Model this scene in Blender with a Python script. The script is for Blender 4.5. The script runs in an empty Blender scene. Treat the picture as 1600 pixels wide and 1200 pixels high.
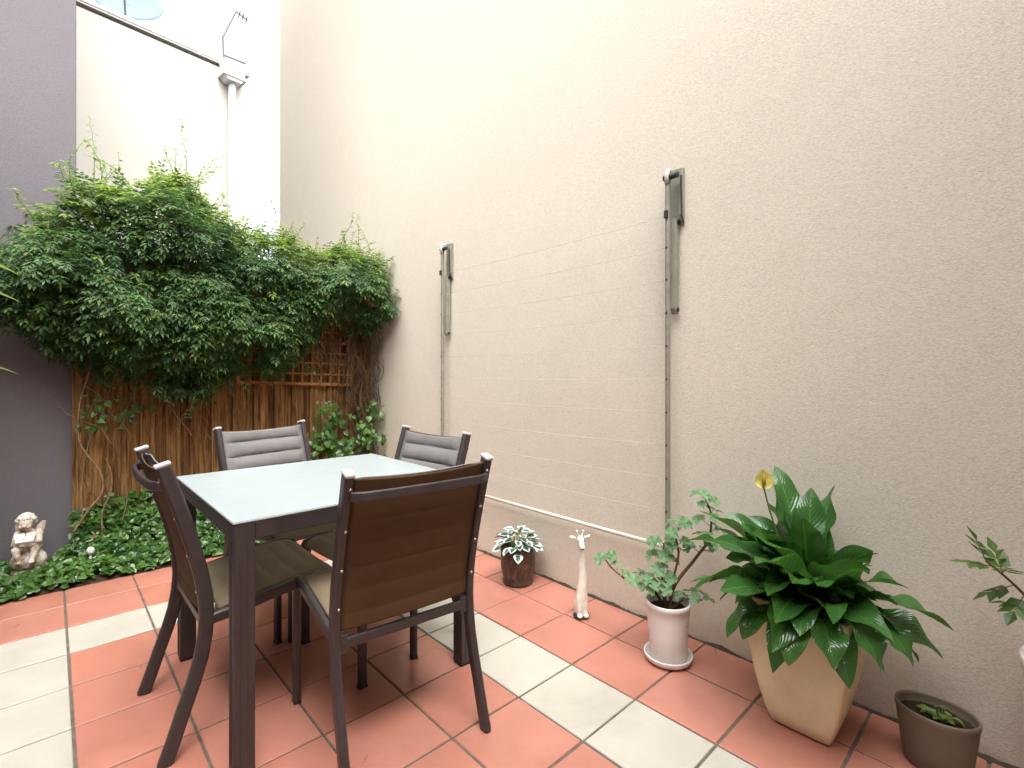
import bpy, bmesh, math, random
from math import sin, cos, pi, radians as R
from mathutils import Vector as V, Matrix, noise
rnd = random.Random(7)
sc = bpy.context.scene
COL = sc.collection

# ------------------------------------------------------------------ mesh builder
class MB:
    def __init__(s): s.v = []; s.f = []; s.uv = []; s.m = []; s.mi = 0
    def add(s, verts, faces, uvs=None, mi=0):
        b = len(s.v); s.v += [tuple(p) for p in verts]
        for i, f in enumerate(faces):
            s.f.append(tuple(b + k for k in f)); s.m.append(mi or s.mi)
            s.uv.append(uvs[i] if uvs else None)
    def box(s, c, d, rz=0.0, ry=0.0, rx=0.0, mi=0):
        x, y, z = d[0]/2, d[1]/2, d[2]/2
        M = Matrix.Translation(c) @ Matrix.Rotation(rz, 4, 'Z') @ Matrix.Rotation(ry, 4, 'Y') @ Matrix.Rotation(rx, 4, 'X')
        vs = [M @ V((a*x, b*y, e*z)) for a in (-1, 1) for b in (-1, 1) for e in (-1, 1)]
        s.add(vs, [(0,1,3,2),(4,6,7,5),(0,4,5,1),(2,3,7,6),(0,2,6,4),(1,5,7,3)], None, mi)
    def prism(s, pts, axis, a, b):
        # outline pts (2D) extruded along axis from a to b
        def P(p, t):
            return {'X': (t, p[0], p[1]), 'Y': (p[0], t, p[1]), 'Z': (p[0], p[1], t)}[axis]
        n = len(pts)
        vs = [P(p, a) for p in pts] + [P(p, b) for p in pts]
        fs = [tuple(range(n))[::-1], tuple(range(n, 2*n))] + [(i, (i+1) % n, n+(i+1) % n, n+i) for i in range(n)]
        s.add(vs, fs)
    def tube(s, pts, r, n=8, caps=True):
        pts = [V(p) for p in pts]
        rs = r if isinstance(r, (list, tuple)) else [r]*len(pts)
        ref = None; rings = []
        for i, p in enumerate(pts):
            t = (pts[min(i+1, len(pts)-1)] - pts[max(i-1, 0)]).normalized()
            if ref is None:
                ref = t.cross(V((0.31, 0.17, 0.93)) if abs(t.z) < .8 else V((1, 0.1, 0))).normalized()
            ref = (ref - t*ref.dot(t)).normalized()
            q = t.cross(ref)
            rings.append([p + (ref*cos(2*pi*k/n) + q*sin(2*pi*k/n))*rs[i] for k in range(n)])
        vs = [v for rg in rings for v in rg]; fs = []
        for i in range(len(pts)-1):
            for k in range(n):
                a = i*n+k; b = i*n+(k+1) % n
                fs.append((a, b, b+n, a+n))
        if caps:
            fs.append(tuple(range(n))[::-1]); fs.append(tuple((len(pts)-1)*n+k for k in range(n)))
        s.add(vs, fs)
    def sweep(s, pts, w, d, side, c=.25):
        # rounded-rectangle bar: width w along fixed axis 'side', depth d across it, chamfered corners
        pts = [V(p) for p in pts]; side = V(side).normalized()
        k = min(w, d)*c
        sec = [(-w/2+k,-d/2),(w/2-k,-d/2),(w/2,-d/2+k),(w/2,d/2-k),(w/2-k,d/2),(-w/2+k,d/2),(-w/2,d/2-k),(-w/2,-d/2+k)]
        n = 8; vs = []; fs = []
        for i, p in enumerate(pts):
            t = (pts[min(i+1, len(pts)-1)] - pts[max(i-1, 0)]).normalized()
            nn = t.cross(side).normalized()
            for a, b in sec: vs.append(p + side*a + nn*b)
        for i in range(len(pts)-1):
            for j in range(n):
                a = i*n+j; b = i*n+(j+1) % n
                fs.append((a, b, b+n, a+n))
        fs.append(tuple(range(n))[::-1]); fs.append(tuple((len(pts)-1)*n+j for j in range(n)))
        s.add(vs, fs)
    def lathe(s, prof, c=(0,0,0), n=40, sx=1.0, sy=1.0, wob=0.0, seed=0):
        vs = []; fs = []; m = len(prof)
        for i in range(n):
            a = 2*pi*i/n
            for r, z in prof:
                rr = r*(1 + (wob*noise.noise(V((cos(a)*2+seed, sin(a)*2, z*14))) if wob else 0))
                vs.append((c[0]+rr*cos(a)*sx, c[1]+rr*sin(a)*sy, c[2]+z))
        for i in range(n):
            j = (i+1) % n
            for k in range(m-1):
                fs.append((i*m+k, j*m+k, j*m+k+1, i*m+k+1))
        if prof[0][0] > 1e-6: fs.append(tuple(i*m for i in range(n))[::-1])
        if prof[-1][0] > 1e-6: fs.append(tuple(i*m+m-1 for i in range(n)))
        s.add(vs, fs)
    def ball(s, c, r, n=12, rot=None):
        r = r if isinstance(r, (tuple, list)) else (r, r, r)
        vs = []; fs = []; h = n//2
        for i in range(h+1):
            t = pi*i/h
            for k in range(n):
                p = V((r[0]*sin(t)*cos(2*pi*k/n), r[1]*sin(t)*sin(2*pi*k/n), r[2]*cos(t)))
                if rot: p = rot @ p
                vs.append(V(c)+p)
        for i in range(h):
            for k in range(n):
                fs.append((i*n+k, (i+1)*n+k, (i+1)*n+(k+1) % n, i*n+(k+1) % n))
        s.add(vs, fs)
    def build(s, name, mat, parent=None, smooth=False, bevel=0.0, seg=2, merge=False):
        me = bpy.data.meshes.new(name)
        me.from_pydata(s.v, [], s.f)
        if any(u is not None for u in s.uv):
            ul = me.uv_layers.new(name='UVMap'); k = 0
            for fi, f in enumerate(s.f):
                u = s.uv[fi]
                for q in range(len(f)):
                    ul.data[k].uv = u[q] if u else (0, 0); k += 1
        mats = mat if isinstance(mat, (list, tuple)) else [mat]
        for m in mats: me.materials.append(m)
        if len(mats) > 1:
            me.polygons.foreach_set('material_index', s.m)
        if smooth: me.polygons.foreach_set('use_smooth', [True]*len(me.polygons))
        me.update()
        if merge:
            bm = bmesh.new(); bm.from_mesh(me); bmesh.ops.remove_doubles(bm, verts=bm.verts, dist=1e-5); bm.to_mesh(me); bm.free()
        o = bpy.data.objects.new(name, me); COL.objects.link(o)
        if parent: o.parent = parent
        if bevel:
            b = o.modifiers.new('bevel', 'BEVEL'); b.width = bevel; b.segments = seg; b.limit_method = 'ANGLE'; b.angle_limit = R(40)
        return o

def tag(o, label=None, cat=None, group=None, kind=None):
    if label: o['label'] = label
    if cat: o['category'] = cat
    if group: o['group'] = group
    if kind: o['kind'] = kind
    return o
def thing(name, label, cat, loc=(0,0,0), rz=0.0, group=None):
    o = bpy.data.objects.new(name, None); COL.objects.link(o)
    o.location = loc; o.rotation_euler = (0, 0, rz); o.empty_display_size = .1
    return tag(o, label, cat, group)
def copy_tree(o, parent=None):
    c = o.copy(); COL.objects.link(c); c.parent = parent
    for ch in list(o.children): copy_tree(ch, c)
    return c

# ------------------------------------------------------------------ materials
class NT:
    def __init__(s, name):
        s.mat = bpy.data.materials.new(name); s.mat.use_nodes = True
        s.t = s.mat.node_tree; s.b = s.t.nodes['Principled BSDF']; s.out = s.t.nodes['Material Output']
    def n(s, typ, **kw):
        nd = s.t.nodes.new(typ)
        for k, v in kw.items(): setattr(nd, k, v)
        return nd
    def l(s, a, b): s.t.links.new(a, b)
    def coord(s, which='Object', scale=None, loc=None):
        tc = s.n('ShaderNodeTexCoord'); o = tc.outputs[which]
        if which == 'World':
            pass
        if scale is not None or loc is not None:
            mp = s.n('ShaderNodeMapping'); s.l(o, mp.inputs['Vector'])
            if scale is not None: mp.inputs['Scale'].default_value = scale if isinstance(scale, (tuple, list)) else (scale,)*3
            if loc is not None: mp.inputs['Location'].default_value = loc
            o = mp.outputs[0]
        return o
    def noise(s, vec, scale, detail=4, rough=.55, dist=0.0):
        nd = s.n('ShaderNodeTexNoise'); nd.inputs['Scale'].default_value = scale; nd.inputs['Detail'].default_value = detail
        nd.inputs['Roughness'].default_value = rough; nd.inputs['Distortion'].default_value = dist
        if vec: s.l(vec, nd.inputs['Vector'])
        return nd.outputs[0]
    def ramp(s, fac, stops, interp='LINEAR'):
        r = s.n('ShaderNodeValToRGB'); r.color_ramp.interpolation = interp
        el = r.color_ramp.elements
        while len(el) < len(stops): el.new(.5)
        for e, (p, c) in zip(el, stops):
            e.position = p; e.color = (*c, 1) if len(c) == 3 else c
        s.l(fac, r.inputs[0]); return r.outputs[0]
    def mix(s, fac, a, b, blend='MIX'):
        m = s.n('ShaderNodeMix', data_type='RGBA', blend_type=blend)
        for sock, val in ((m.inputs[0], fac), (m.inputs[6], a), (m.inputs[7], b)):
            if isinstance(val, (int, float)): sock.default_value = val
            elif isinstance(val, (tuple, list)): sock.default_value = (*val, 1) if len(val) == 3 else val
            else: s.l(val, sock)
        return m.outputs[2]
    def math(s, op, a, b=None, clamp=False):
        m = s.n('ShaderNodeMath', operation=op); m.use_clamp = clamp
        for sock, val in ((m.inputs[0], a), (m.inputs[1], b)):
            if val is None: continue
            if isinstance(val, (int, float)): sock.default_value = val
            else: s.l(val, sock)
        return m.outputs[0]
    def bump(s, h, strength=.3, dist=.002, prev=None):
        b = s.n('ShaderNodeBump'); b.inputs['Strength'].default_value = strength; b.inputs['Distance'].default_value = dist
        s.l(h, b.inputs['Height'])
        if prev: s.l(prev, b.inputs['Normal'])
        return b.outputs[0]
    def set(s, color=None, rough=None, spec=None, metal=None, normal=None):
        for key, val in (('Base Color', color), ('Roughness', rough), ('Specular IOR Level', spec), ('Metallic', metal), ('Normal', normal)):
            if val is None: continue
            sk = s.b.inputs[key]
            if isinstance(val, (int, float)): sk.default_value = val
            elif isinstance(val, (tuple, list)): sk.default_value = (*val, 1)
            else: s.l(val, sk)
        return s.mat

def simple(name, col, rough=.5, spec=.5, metal=0.0, var=.12, nscale=9, bump=0.0, bscale=120):
    m = NT(name); c = m.coord('Object')
    n = m.noise(c, nscale, 5)
    dark = tuple(x*(1-var) for x in col); lite = tuple(min(1, x*(1+var)) for x in col)
    cc = m.ramp(n, [(.3, dark), (.7, lite)])
    rr = m.math('MULTIPLY_ADD', n, .2); m.t.nodes[-1].inputs[2].default_value = rough-.1
    nm = m.bump(m.noise(c, bscale, 3), bump, .001) if bump else None
    return m.set(cc, rr, spec, metal, nm)

def render_wall_mat(name, base, warm, grain=260, strength=.55):
    m = NT(name); c = m.coord('Object')
    big = m.noise(c, .9, 5, .6); med = m.noise(c, 5, 5, .65, .6)
    col = m.mix(m.ramp(big, [(.35, (0,0,0)), (.7, (1,1,1))]), base, warm)
    col = m.mix(.22, col, m.ramp(med, [(.3, tuple(x*.86 for x in base)), (.7, tuple(min(1, x*1.07) for x in base))]))
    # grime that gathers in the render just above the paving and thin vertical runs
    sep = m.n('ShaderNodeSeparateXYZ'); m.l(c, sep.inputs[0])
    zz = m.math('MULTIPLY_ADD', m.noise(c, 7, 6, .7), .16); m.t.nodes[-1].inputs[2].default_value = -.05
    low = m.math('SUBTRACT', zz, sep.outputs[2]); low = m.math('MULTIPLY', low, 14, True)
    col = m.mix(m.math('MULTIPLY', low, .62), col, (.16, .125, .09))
    cs = m.coord('Object', (1.0, 14, .7))
    run = m.ramp(m.noise(cs, 1.6, 5, .6), [(.63, (0,0,0)), (.82, (1,1,1))])
    col = m.mix(m.math('MULTIPLY', run, .12), col, (.30, .25, .20))
    pt = m.ramp(m.noise(m.coord('Object', (1, 1, .8), (3.1, 1.7, .4)), 1.7, 6, .7, 1.0), [(.55, (0,0,0)), (.75, (1,1,1))])
    col = m.mix(m.math('MULTIPLY', pt, .16), col, tuple(x*.72 for x in warm))
    g = m.n('ShaderNodeTexVoronoi'); g.inputs['Scale'].default_value = grain*.55; m.l(c, g.inputs['Vector'])
    fine = m.noise(c, grain, 3, .6)
    h = m.math('ADD', m.math('MULTIPLY', g.outputs['Distance'], .6), fine)
    trowel = m.noise(c, 9, 3, .5, 2.2)
    nm = m.bump(trowel, .05, .012)
    nm = m.bump(h, strength, .004, nm)
    spd = m.noise(c, 115, 5, .75)
    col = m.mix(.34, col, m.ramp(spd, [(.34, tuple(x*.56 for x in base)), (.56, tuple(min(1, x*1.09) for x in base))]))
    return m.set(col, .93, .15, None, nm)

M = {}
M['cream_render'] = render_wall_mat('cream_render', (.62, .562, .465), (.59, .53, .43), 330, .27)
M['grey_render'] = render_wall_mat('grey_render', (.158, .146, .158), (.15, .134, .142), 300, .4)
M['pale_render'] = render_wall_mat('pale_render', (.56, .54, .485), (.54, .52, .465), 200, .3)

def tile_mat(name, a, b, c3, rough):
    m = NT(name); c = m.coord('Object')
    geo = m.n('ShaderNodeNewGeometry'); ri = geo.outputs['Random Per Island']
    col = m.ramp(ri, [(0, a), (.5, b), (1, c3)])
    cl = m.noise(c, 6, 6, .6, .5)
    col = m.mix(.4, col, m.mix(m.ramp(cl, [(.3, (0,0,0)), (.7, (1,1,1))]), tuple(x*.82 for x in a), tuple(min(1, x*1.1) for x in c3)))
    spk = m.ramp(m.noise(c, 90, 3, .7), [(.62, (0,0,0)), (.75, (1,1,1))])
    col = m.mix(m.math('MULTIPLY', spk, .22), col, tuple(x*.55 for x in b))
    dirt = m.ramp(m.noise(c, 2.2, 7, .7, .8), [(.52, (0,0,0)), (.75, (1,1,1))])
    col = m.mix(m.math('MULTIPLY', dirt, .25), col, (.20, .15, .12))
    r = m.math('MULTIPLY_ADD', cl, .25); m.t.nodes[-1].inputs[2].default_value = rough-.1
    nm = m.bump(m.noise(c, 14, 5, .6), .12, .01)
    nm = m.bump(m.noise(c, 220, 3), .12, .001, nm)
    return m.set(col, r, .85, None, nm)
M['terracotta'] = tile_mat('terracotta', (.40, .155, .108), (.435, .175, .124), (.47, .20, .148), .30)
M['cream_tile'] = tile_mat('cream_tile', (.425, .405, .345), (.445, .425, .362), (.47, .445, .38), .40)
M['grout'] = simple('grout', (.125, .108, .085), .95, .1, 0, .35, 20, .4, 200)
M['soil'] = simple('soil', (.035, .024, .016), 1, .1, 0, .5, 30, 1.0, 90)
M['dirt'] = simple('dirt', (.075, .058, .042), 1, .1, 0, .4, 30, .6, 90)
M['frame_metal'] = simple('frame_metal', (.036, .027, .026), .42, .5, 0, .15, 20, .06, 400)
M['cap_plastic'] = simple('cap_plastic', (.47, .44, .44), .45, .5, 0, .08)
M['steel'] = simple('steel', (.55, .52, .48), .35, .5, .8, .1)
M['dark_plastic'] = simple('dark_plastic', (.02, .02, .02), .5, .5)
M['line_paint'] = simple('line_paint', (.215, .21, .165), .5, .4, 0, .15, 25, .1, 90)
M['line_paint_pale'] = simple('line_paint_pale', (.52, .49, .425), .45, .4, 0, .08, 25)
M['line_wire'] = simple('line_wire', (.43, .38, .31), .6, .3)
M['pot_white'] = simple('pot_white', (.70, .65, .61), .3, .5, 0, .06, 6)
M['pot_olive'] = simple('pot_olive', (.145, .115, .08), .5, .4, 0, .12, 8, .1, 60)
M['figure_white'] = simple('figure_white', (.72, .67, .58), .55, .4, 0, .12, 30, .3, 90)
M['wood_stem'] = simple('wood_stem', (.19, .115, .062), .9, .2, 0, .4, 25, .6, 60)
M['dark_stem'] = simple('dark_stem', (.11, .065, .035), .9, .2, 0, .4, 25, .6, 60)
M['pale_stem'] = simple('pale_stem', (.20, .135, .075), .9, .2, 0, .35, 25, .6, 60)
M['green_stem'] = simple('green_stem', (.10, .16, .04), .6, .4, 0, .2)
M['dish_metal'] = simple('dish_metal', (.16, .21, .29), .95, .05, 0, .05)
M['white_paint'] = simple('white_paint', (.62, .62, .61), .5, .4, 0, .05)
M['grey_cap'] = simple('grey_cap', (.50, .47, .43), .7, .3, 0, .15)
M['antenna_metal'] = simple('antenna_metal', (.10, .10, .11), .5, .4, .0, .1)

def glass_top():
    m = NT('frosted_glass'); c = m.coord('Object')
    n = m.noise(c, 3, 4); sm = m.noise(m.coord('Object', (1, 2.2, 1)), 5, 5, .6, 1.2)
    col = m.ramp(n, [(.3, (.47, .54, .555)), (.7, (.495, .565, .58))])
    m.set(col, m.ramp(sm, [(.35, (.10,)*3), (.7, (.24,)*3)]), .5)
    tr = m.n('ShaderNodeBsdfTranslucent'); tr.inputs[0].default_value = (.86, .86, .80, 1)
    mx = m.n('ShaderNodeMixShader'); mx.inputs[0].default_value = .36
    m.l(m.b.outputs[0], mx.inputs[1]); m.l(tr.outputs[0], mx.inputs[2]); m.l(mx.outputs[0], m.out.inputs[0])
    return m.mat
M['glass'] = glass_top()

def fabric(name, a, b, trans=0.0):
    m = NT(name); c = m.coord('Object')
    w1 = m.n('ShaderNodeTexWave', wave_type='BANDS', bands_direction='X'); w1.inputs['Scale'].default_value = 260; m.l(c, w1.inputs['Vector'])
    w2 = m.n('ShaderNodeTexWave', wave_type='BANDS', bands_direction='Z'); w2.inputs['Scale'].default_value = 260; m.l(c, w2.inputs['Vector'])
    wv = m.math('MULTIPLY', w1.outputs[1], w2.outputs[1])
    col = m.mix(wv, a, b)
    n = m.noise(c, 7, 5, .6)
    col = m.mix(.35, col, m.ramp(n, [(.3, tuple(x*.75 for x in a)), (.7, tuple(x*1.2 for x in b))]))
    nm = m.bump(wv, .25, .0008)
    m.set(col, .8, .25, None, nm)
    if trans:
        tr = m.n('ShaderNodeBsdfTranslucent'); m.l(col, tr.inputs[0])
        mx = m.n('ShaderNodeMixShader'); mx.inputs[0].default_value = trans
        m.l(m.b.outputs[0], mx.inputs[1]); m.l(tr.outputs[0], mx.inputs[2]); m.l(mx.outputs[0], m.out.inputs[0])
    return m.mat
M['sling'] = fabric('sling', (.150, .142, .137), (.19, .18, .175))
M['sling_seat'] = fabric('sling_seat', (.165, .125, .078), (.205, .162, .105))
M['sling_back'] = fabric('sling_back', (.066, .035, .014), (.085, .046, .018))

def wood_mat():
    m = NT('paling_wood'); geo = m.n('ShaderNodeNewGeometry'); ri = geo.outputs['Random Per Island']
    c = m.coord('Object', (9, 9, .55))
    off = m.n('ShaderNodeVectorMath', operation='ADD'); m.l(c, off.inputs[0])
    cmb = m.n('ShaderNodeCombineXYZ'); m.l(m.math('MULTIPLY', ri, 37.0), cmb.inputs[2]); m.l(cmb.outputs[0], off.inputs[1])
    g = m.noise(off.outputs[0], 4.5, 8, .7, 1.0)
    col = m.ramp(ri, [(0, (.22, .115, .040)), (.35, (.315, .172, .060)), (.7, (.37, .21, .078)), (1, (.265, .14, .047))])
    col = m.mix(m.ramp(g, [(.38, (0,0,0)), (.62, (1,1,1))]), col, (.06, .026, .010))
    st = m.ramp(m.noise(m.coord('Object', (2.5, 2.5, .9)), 1.3, 5, .6), [(.5, (0,0,0)), (.72, (1,1,1))])
    col = m.mix(m.math('MULTIPLY', st, .55), col, (.055, .026, .012))
    return m.set(col, .85, .2, None, m.bump(g, .5, .004))
M['paling'] = wood_mat()
M['lattice_wood'] = simple('lattice_wood', (.30, .14, .055), .85, .2, 0, .35, 14, .4, 60)

def brown_glaze():
    m = NT('brown_glaze'); c = m.coord('Object', (1, 1, .5))
    n = m.noise(c, 22, 6, .65, 1.5)
    col = m.ramp(n, [(.32, (.028, .014, .009)), (.52, (.075, .040, .027)), (.66, (.13, .085, .065)), (.8, (.22, .17, .13))])
    return m.set(col, .42, .5, None, m.bump(n, .4, .004))
M['brown_glaze'] = brown_glaze()
def sandstone():
    m = NT('sand_ceramic'); c = m.coord('Object', (1, 1, .6))
    n = m.noise(c, 5, 6, .62, .8); f = m.noise(m.coord('Object'), 60, 4, .7)
    col = m.ramp(n, [(.25, (.64, .525, .32)), (.5, (.71, .60, .385)), (.75, (.76, .66, .445))])
    col = m.mix(m.math('MULTIPLY', m.ramp(f, [(.55, (0,0,0)), (.75, (1,1,1))]), .18), col, (.30, .18, .08))
    return m.set(col, .38, .45, None, m.bump(n, .12, .006))
M['sand_ceramic'] = sandstone()
def statue_mat():
    m = NT('weathered_stone'); c = m.coord('Object')
    n = m.noise(c, 16, 6, .65)
    col = m.ramp(n, [(.36, (.22, .15, .09)), (.48, (.54, .47, .39)), (.62, (.70, .65, .58))])
    return m.set(col, .85, .2, None, m.bump(m.noise(c, 80, 4), .5, .003))
M['weathered_stone'] = statue_mat()
M['statue_white'] = simple('statue_white', (.68, .66, .62), .8, .2, 0, .25, 25, .8, 60)

def leaf_mat(name, dark, mid, light, rough=.42, trans=.28, tcol=None, spec=.5, vein=False, patch=None, dead=0.0):
    m = NT(name); geo = m.n('ShaderNodeNewGeometry'); ri = geo.outputs['Random Per Island']
    col = m.ramp(ri, [(0, dark), (.55, mid), (1, light)])
    cl = m.noise(m.coord('Object'), 4.5, 3)
    col = m.mix(.35, col, m.ramp(cl, [(.35, dark), (.65, light)]))
    if dead:
        wn = m.n('ShaderNodeTexWhiteNoise', noise_dimensions='1D'); m.l(m.math('MULTIPLY', ri, 91.7), wn.inputs['W'])
        col = m.mix(m.math('LESS_THAN', wn.outputs[0], dead), col, (.17, .085, .03))
    nm = None
    if vein:
        uv = m.n('ShaderNodeUVMap'); uv.uv_map = 'UVMap'
        sp = m.n('ShaderNodeSeparateXYZ'); m.l(uv.outputs[0], sp.inputs[0])
        au = m.math('ABSOLUTE', m.math('SUBTRACT', sp.outputs[0], .5))
        mid_ = m.math('SUBTRACT', 1.0, m.math('MULTIPLY', au, 26), True)
        sv = m.math('SINE', m.math('MULTIPLY', m.math('SUBTRACT', sp.outputs[1], m.math('MULTIPLY', au, .55)), 95))
        col = m.mix(m.math('MULTIPLY', m.math('MULTIPLY_ADD', sv, .5), .22), col, tuple(x*.55 for x in dark))
        col = m.mix(m.math('MULTIPLY', mid_, .6), col, tuple(min(1, x*1.6) for x in light))
        tipv = m.math('MULTIPLY_ADD', m.noise(m.coord('Object'), 30, 3), .10); m.t.nodes[-1].inputs[2].default_value = .90
        col = m.mix(m.math('MULTIPLY', m.math('MULTIPLY', m.math('SUBTRACT', sp.outputs[1], tipv), 40, True), m.math('GREATER_THAN', ri, .45)), col, (.10, .065, .02))
        nm = m.bump(sv, .22, .0025)
    if patch:  # variegated: pale margin round a dark centre
        uv = m.n('ShaderNodeUVMap'); uv.uv_map = 'UVMap'
        sp = m.n('ShaderNodeSeparateXYZ'); m.l(uv.outputs[0], sp.inputs[0])
        edge = m.math('ADD', sp.outputs[0], m.math('MULTIPLY', m.noise(m.coord('Object'), 60, 3), .25))
        col = m.mix(m.ramp(edge, [(.50, (0,0,0)), (.66, (1,1,1))]), col, patch)
    back = m.mix(.35, col, tuple(min(1, x*1.5+.02) for x in mid))
    col = m.mix(geo.outputs['Backfacing'], col, back)
    m.set(col, rough, spec, None, nm)
    tr = m.n('ShaderNodeBsdfTranslucent')
    m.l(m.mix(.5, col, tcol or tuple(min(1, x*2.2) for x in light)), tr.inputs[0])
    mx = m.n('ShaderNodeMixShader'); mx.inputs[0].default_value = trans
    m.l(m.b.outputs[0], mx.inputs[1]); m.l(tr.outputs[0], mx.inputs[2]); m.l(mx.outputs[0], m.out.inputs[0])
    return m.mat
M['vine_leaf'] = leaf_mat('vine_leaf', (.014, .042, .015), (.038, .095, .031), (.10, .19, .048), .52, .25, spec=.35, dead=.010)
M['vine_shoot'] = leaf_mat('vine_shoot', (.075, .14, .022), (.14, .23, .036), (.26, .34, .07), .45, .4)
M['cover_leaf'] = leaf_mat('cover_leaf', (.018, .060, .012), (.050, .135, .024), (.13, .25, .055), .36, .25, dead=.015)
M['lily_leaf'] = leaf_mat('lily_leaf', (.009, .040, .009), (.025, .10, .016), (.08, .22, .032), .22, .22, spec=.75, vein=True)
M['geranium_leaf'] = leaf_mat('geranium_leaf', (.055, .13, .055), (.10, .20, .085), (.19, .30, .15), .55, .3)
M['rose_leaf'] = leaf_mat('rose_leaf', (.018, .05, .012), (.04, .10, .02), (.11, .20, .04), .42, .28)
M['strap_leaf'] = leaf_mat('strap_leaf', (.09, .15, .03), (.16, .25, .045), (.26, .34, .09), .4, .3)
M['variegated_leaf'] = leaf_mat('variegated_leaf', (.03, .09, .07), (.045, .12, .10), (.08, .17, .15), .45, .15, patch=(.62, .70, .62))
M['spathe'] = leaf_mat('spathe', (.55, .52, .10), (.62, .58, .14), (.68, .62, .18), .45, .3)
M['spadix'] = simple('spadix', (.30, .22, .04), .7, .3)

# ------------------------------------------------------------------ camera
HCAM = 1.1814; YAW = R(43.017)
cam = bpy.data.cameras.new('camera'); co = bpy.data.objects.new('camera', cam); COL.objects.link(co)
co.location = (0, 0, HCAM); co.rotation_euler = (R(90), 0, -YAW)
cam.sensor_width = 36; cam.lens = 36*773.2/1600; cam.shift_y = -.00935; cam.clip_start = .02; cam.clip_end = 500
sc.camera = co

# ------------------------------------------------------------------ light
SUN_EL, SUN_AZ = R(64), R(-165)     # azimuth from +Y towards +X: bright overcast, the glow of the hidden sun high over the added block behind the camera
w = bpy.data.worlds.new('World'); sc.world = w; w.use_nodes = True
nt = w.node_tree; bg = nt.nodes['Background']
sky = nt.nodes.new('ShaderNodeTexSky'); sky.sky_type = 'NISHITA'; sky.sun_disc = False
sky.sun_elevation = SUN_EL; sky.sun_rotation = SUN_AZ; sky.air_density = .5; sky.dust_density = 3.0; sky.ozone_density = .0
hz = nt.nodes.new('ShaderNodeHueSaturation'); hz.inputs['Saturation'].default_value = .28; hz.inputs['Value'].default_value = 1.25   # milky overcast sky
nt.links.new(sky.outputs[0], hz.inputs['Color']); nt.links.new(hz.outputs[0], bg.inputs[0]); bg.inputs[1].default_value = .15
sl = bpy.data.lights.new('sun', 'SUN'); sl.energy = 1.5; sl.angle = R(100); sl.color = (1, .985, .965)
so = bpy.data.objects.new('sun', sl); COL.objects.link(so)
sd = V((sin(SUN_AZ)*cos(SUN_EL), cos(SUN_AZ)*cos(SUN_EL), sin(SUN_EL)))
so.rotation_euler = sd.to_track_quat('Z', 'Y').to_euler(); so.location = (6, 2, 12)
sc.view_settings.view_transform = 'Standard'; sc.view_settings.look = 'None'
sc.view_settings.exposure = 2.25; sc.view_settings.gamma = 1

# ------------------------------------------------------------------ ground, paving
X0, Y0, T = .0559, 3.1101, .3
WX_ = 2.11
g = MB(); g.add([(-60,-60,-.06),(60,-60,-.06),(60,60,-.06),(-60,60,-.06)], [(0,1,2,3)])
tag(g.build('ground', M['dirt']), kind='structure')
pv = MB(); gap = .0085; z0 = -.012
def tile(x0, y0, x1, y1, mi):
    h = gap/2; a, b, c, d = x0+h, y0+h, x1-h, y1-h
    jz = rnd.uniform(-.0008, .0008); e = .0035
    tx, ty = rnd.uniform(-.0006, .0006), rnd.uniform(-.0006, .0006)
    def ring(i, z): return [(a+i, b+i, z-tx-ty), (c-i, b+i, z+tx-ty), (c-i, d-i, z+tx+ty), (a+i, d-i, z-tx+ty)]
    vs = ring(0, z0) + ring(0, -.003+jz) + ring(.0012, -.0009+jz) + ring(e, jz)
    fs = [(12,13,14,15)]
    for k in range(3):
        for q in range(4):
            fs.append((k*4+q, k*4+(q+1) % 4, k*4+4+(q+1) % 4, k*4+4+q))
    pv.add(vs, fs, None, mi)
for i in range(-13, 7):
    for j in range(-16, 2):
        cream = (i == 4 and j <= -1) or (j == -1 and -1 <= i <= 4) or (i == -1 and j <= -1)
        x1 = X0+T*(i+1); y1 = Y0+T*(j+1)
        if i == 6: x1 = WX_-.006
        if j == 1: y1 = Y0+T+.27
        tile(X0+T*i, Y0+T*j, x1, y1, 1 if cream else 0)
pv.add([(X0-13*T, Y0-16*T, -.0045), (WX_, Y0-16*T, -.0045), (WX_, Y0+T+.27, -.0045), (X0-13*T, Y0+T+.27, -.0045)], [(0,1,2,3)], None, 2)
tag(pv.build('patio_paving', [M['terracotta'], M['cream_tile'], M['grout']]), kind='structure')
# soil of the planting bed
sb = MB(); n1, n2 = 60, 12
BX0, BX1, BY0, BY1 = -3.0, 2.108, 3.655, 4.12
vs = []
for i in range(n1+1):
    for j in range(n2+1):
        x = BX0+(BX1-BX0)*i/n1; y = BY0+(BY1-BY0)*j/n2
        vs.append((x, y, .004+.05*min(1, j/3)+.02*noise.noise(V((x*6, y*6, 0)))*min(1, j/2)))
sb.add(vs, [(i*(n2+1)+j, (i+1)*(n2+1)+j, (i+1)*(n2+1)+j+1, i*(n2+1)+j+1) for i in range(n1) for j in range(n2)])
tag(sb.build('planting_bed_soil', M['soil'], smooth=True), kind='structure')
# line of crumbled dirt and moss where the paving meets the wall
dm = MB()
yy = -2.0; N = 420
vs = []
for i in range(N+1):
    y = -2.0+5.66*i/N
    wdt = .003+.017*max(0, noise.noise(V((y*5, 1, 0)))+.35)+.008*noise.noise(V((y*40, 3, 0)))
    hgt = .004+.016*max(0, noise.noise(V((y*9, 7, 0)))+.3)+.006*noise.noise(V((y*50, 9, 0)))
    vs += [(WX_-wdt, y, -.003), (WX_-wdt*.5, y, hgt*.6), (WX_+.002, y, hgt)]
dm.add(vs, [(i*3+k, i*3+k+1, i*3+k+4, i*3+k+3) for i in range(N) for k in range(2)])
tag(dm.build('wall_foot_dirt', M['dirt'], smooth=True), kind='structure')

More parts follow.
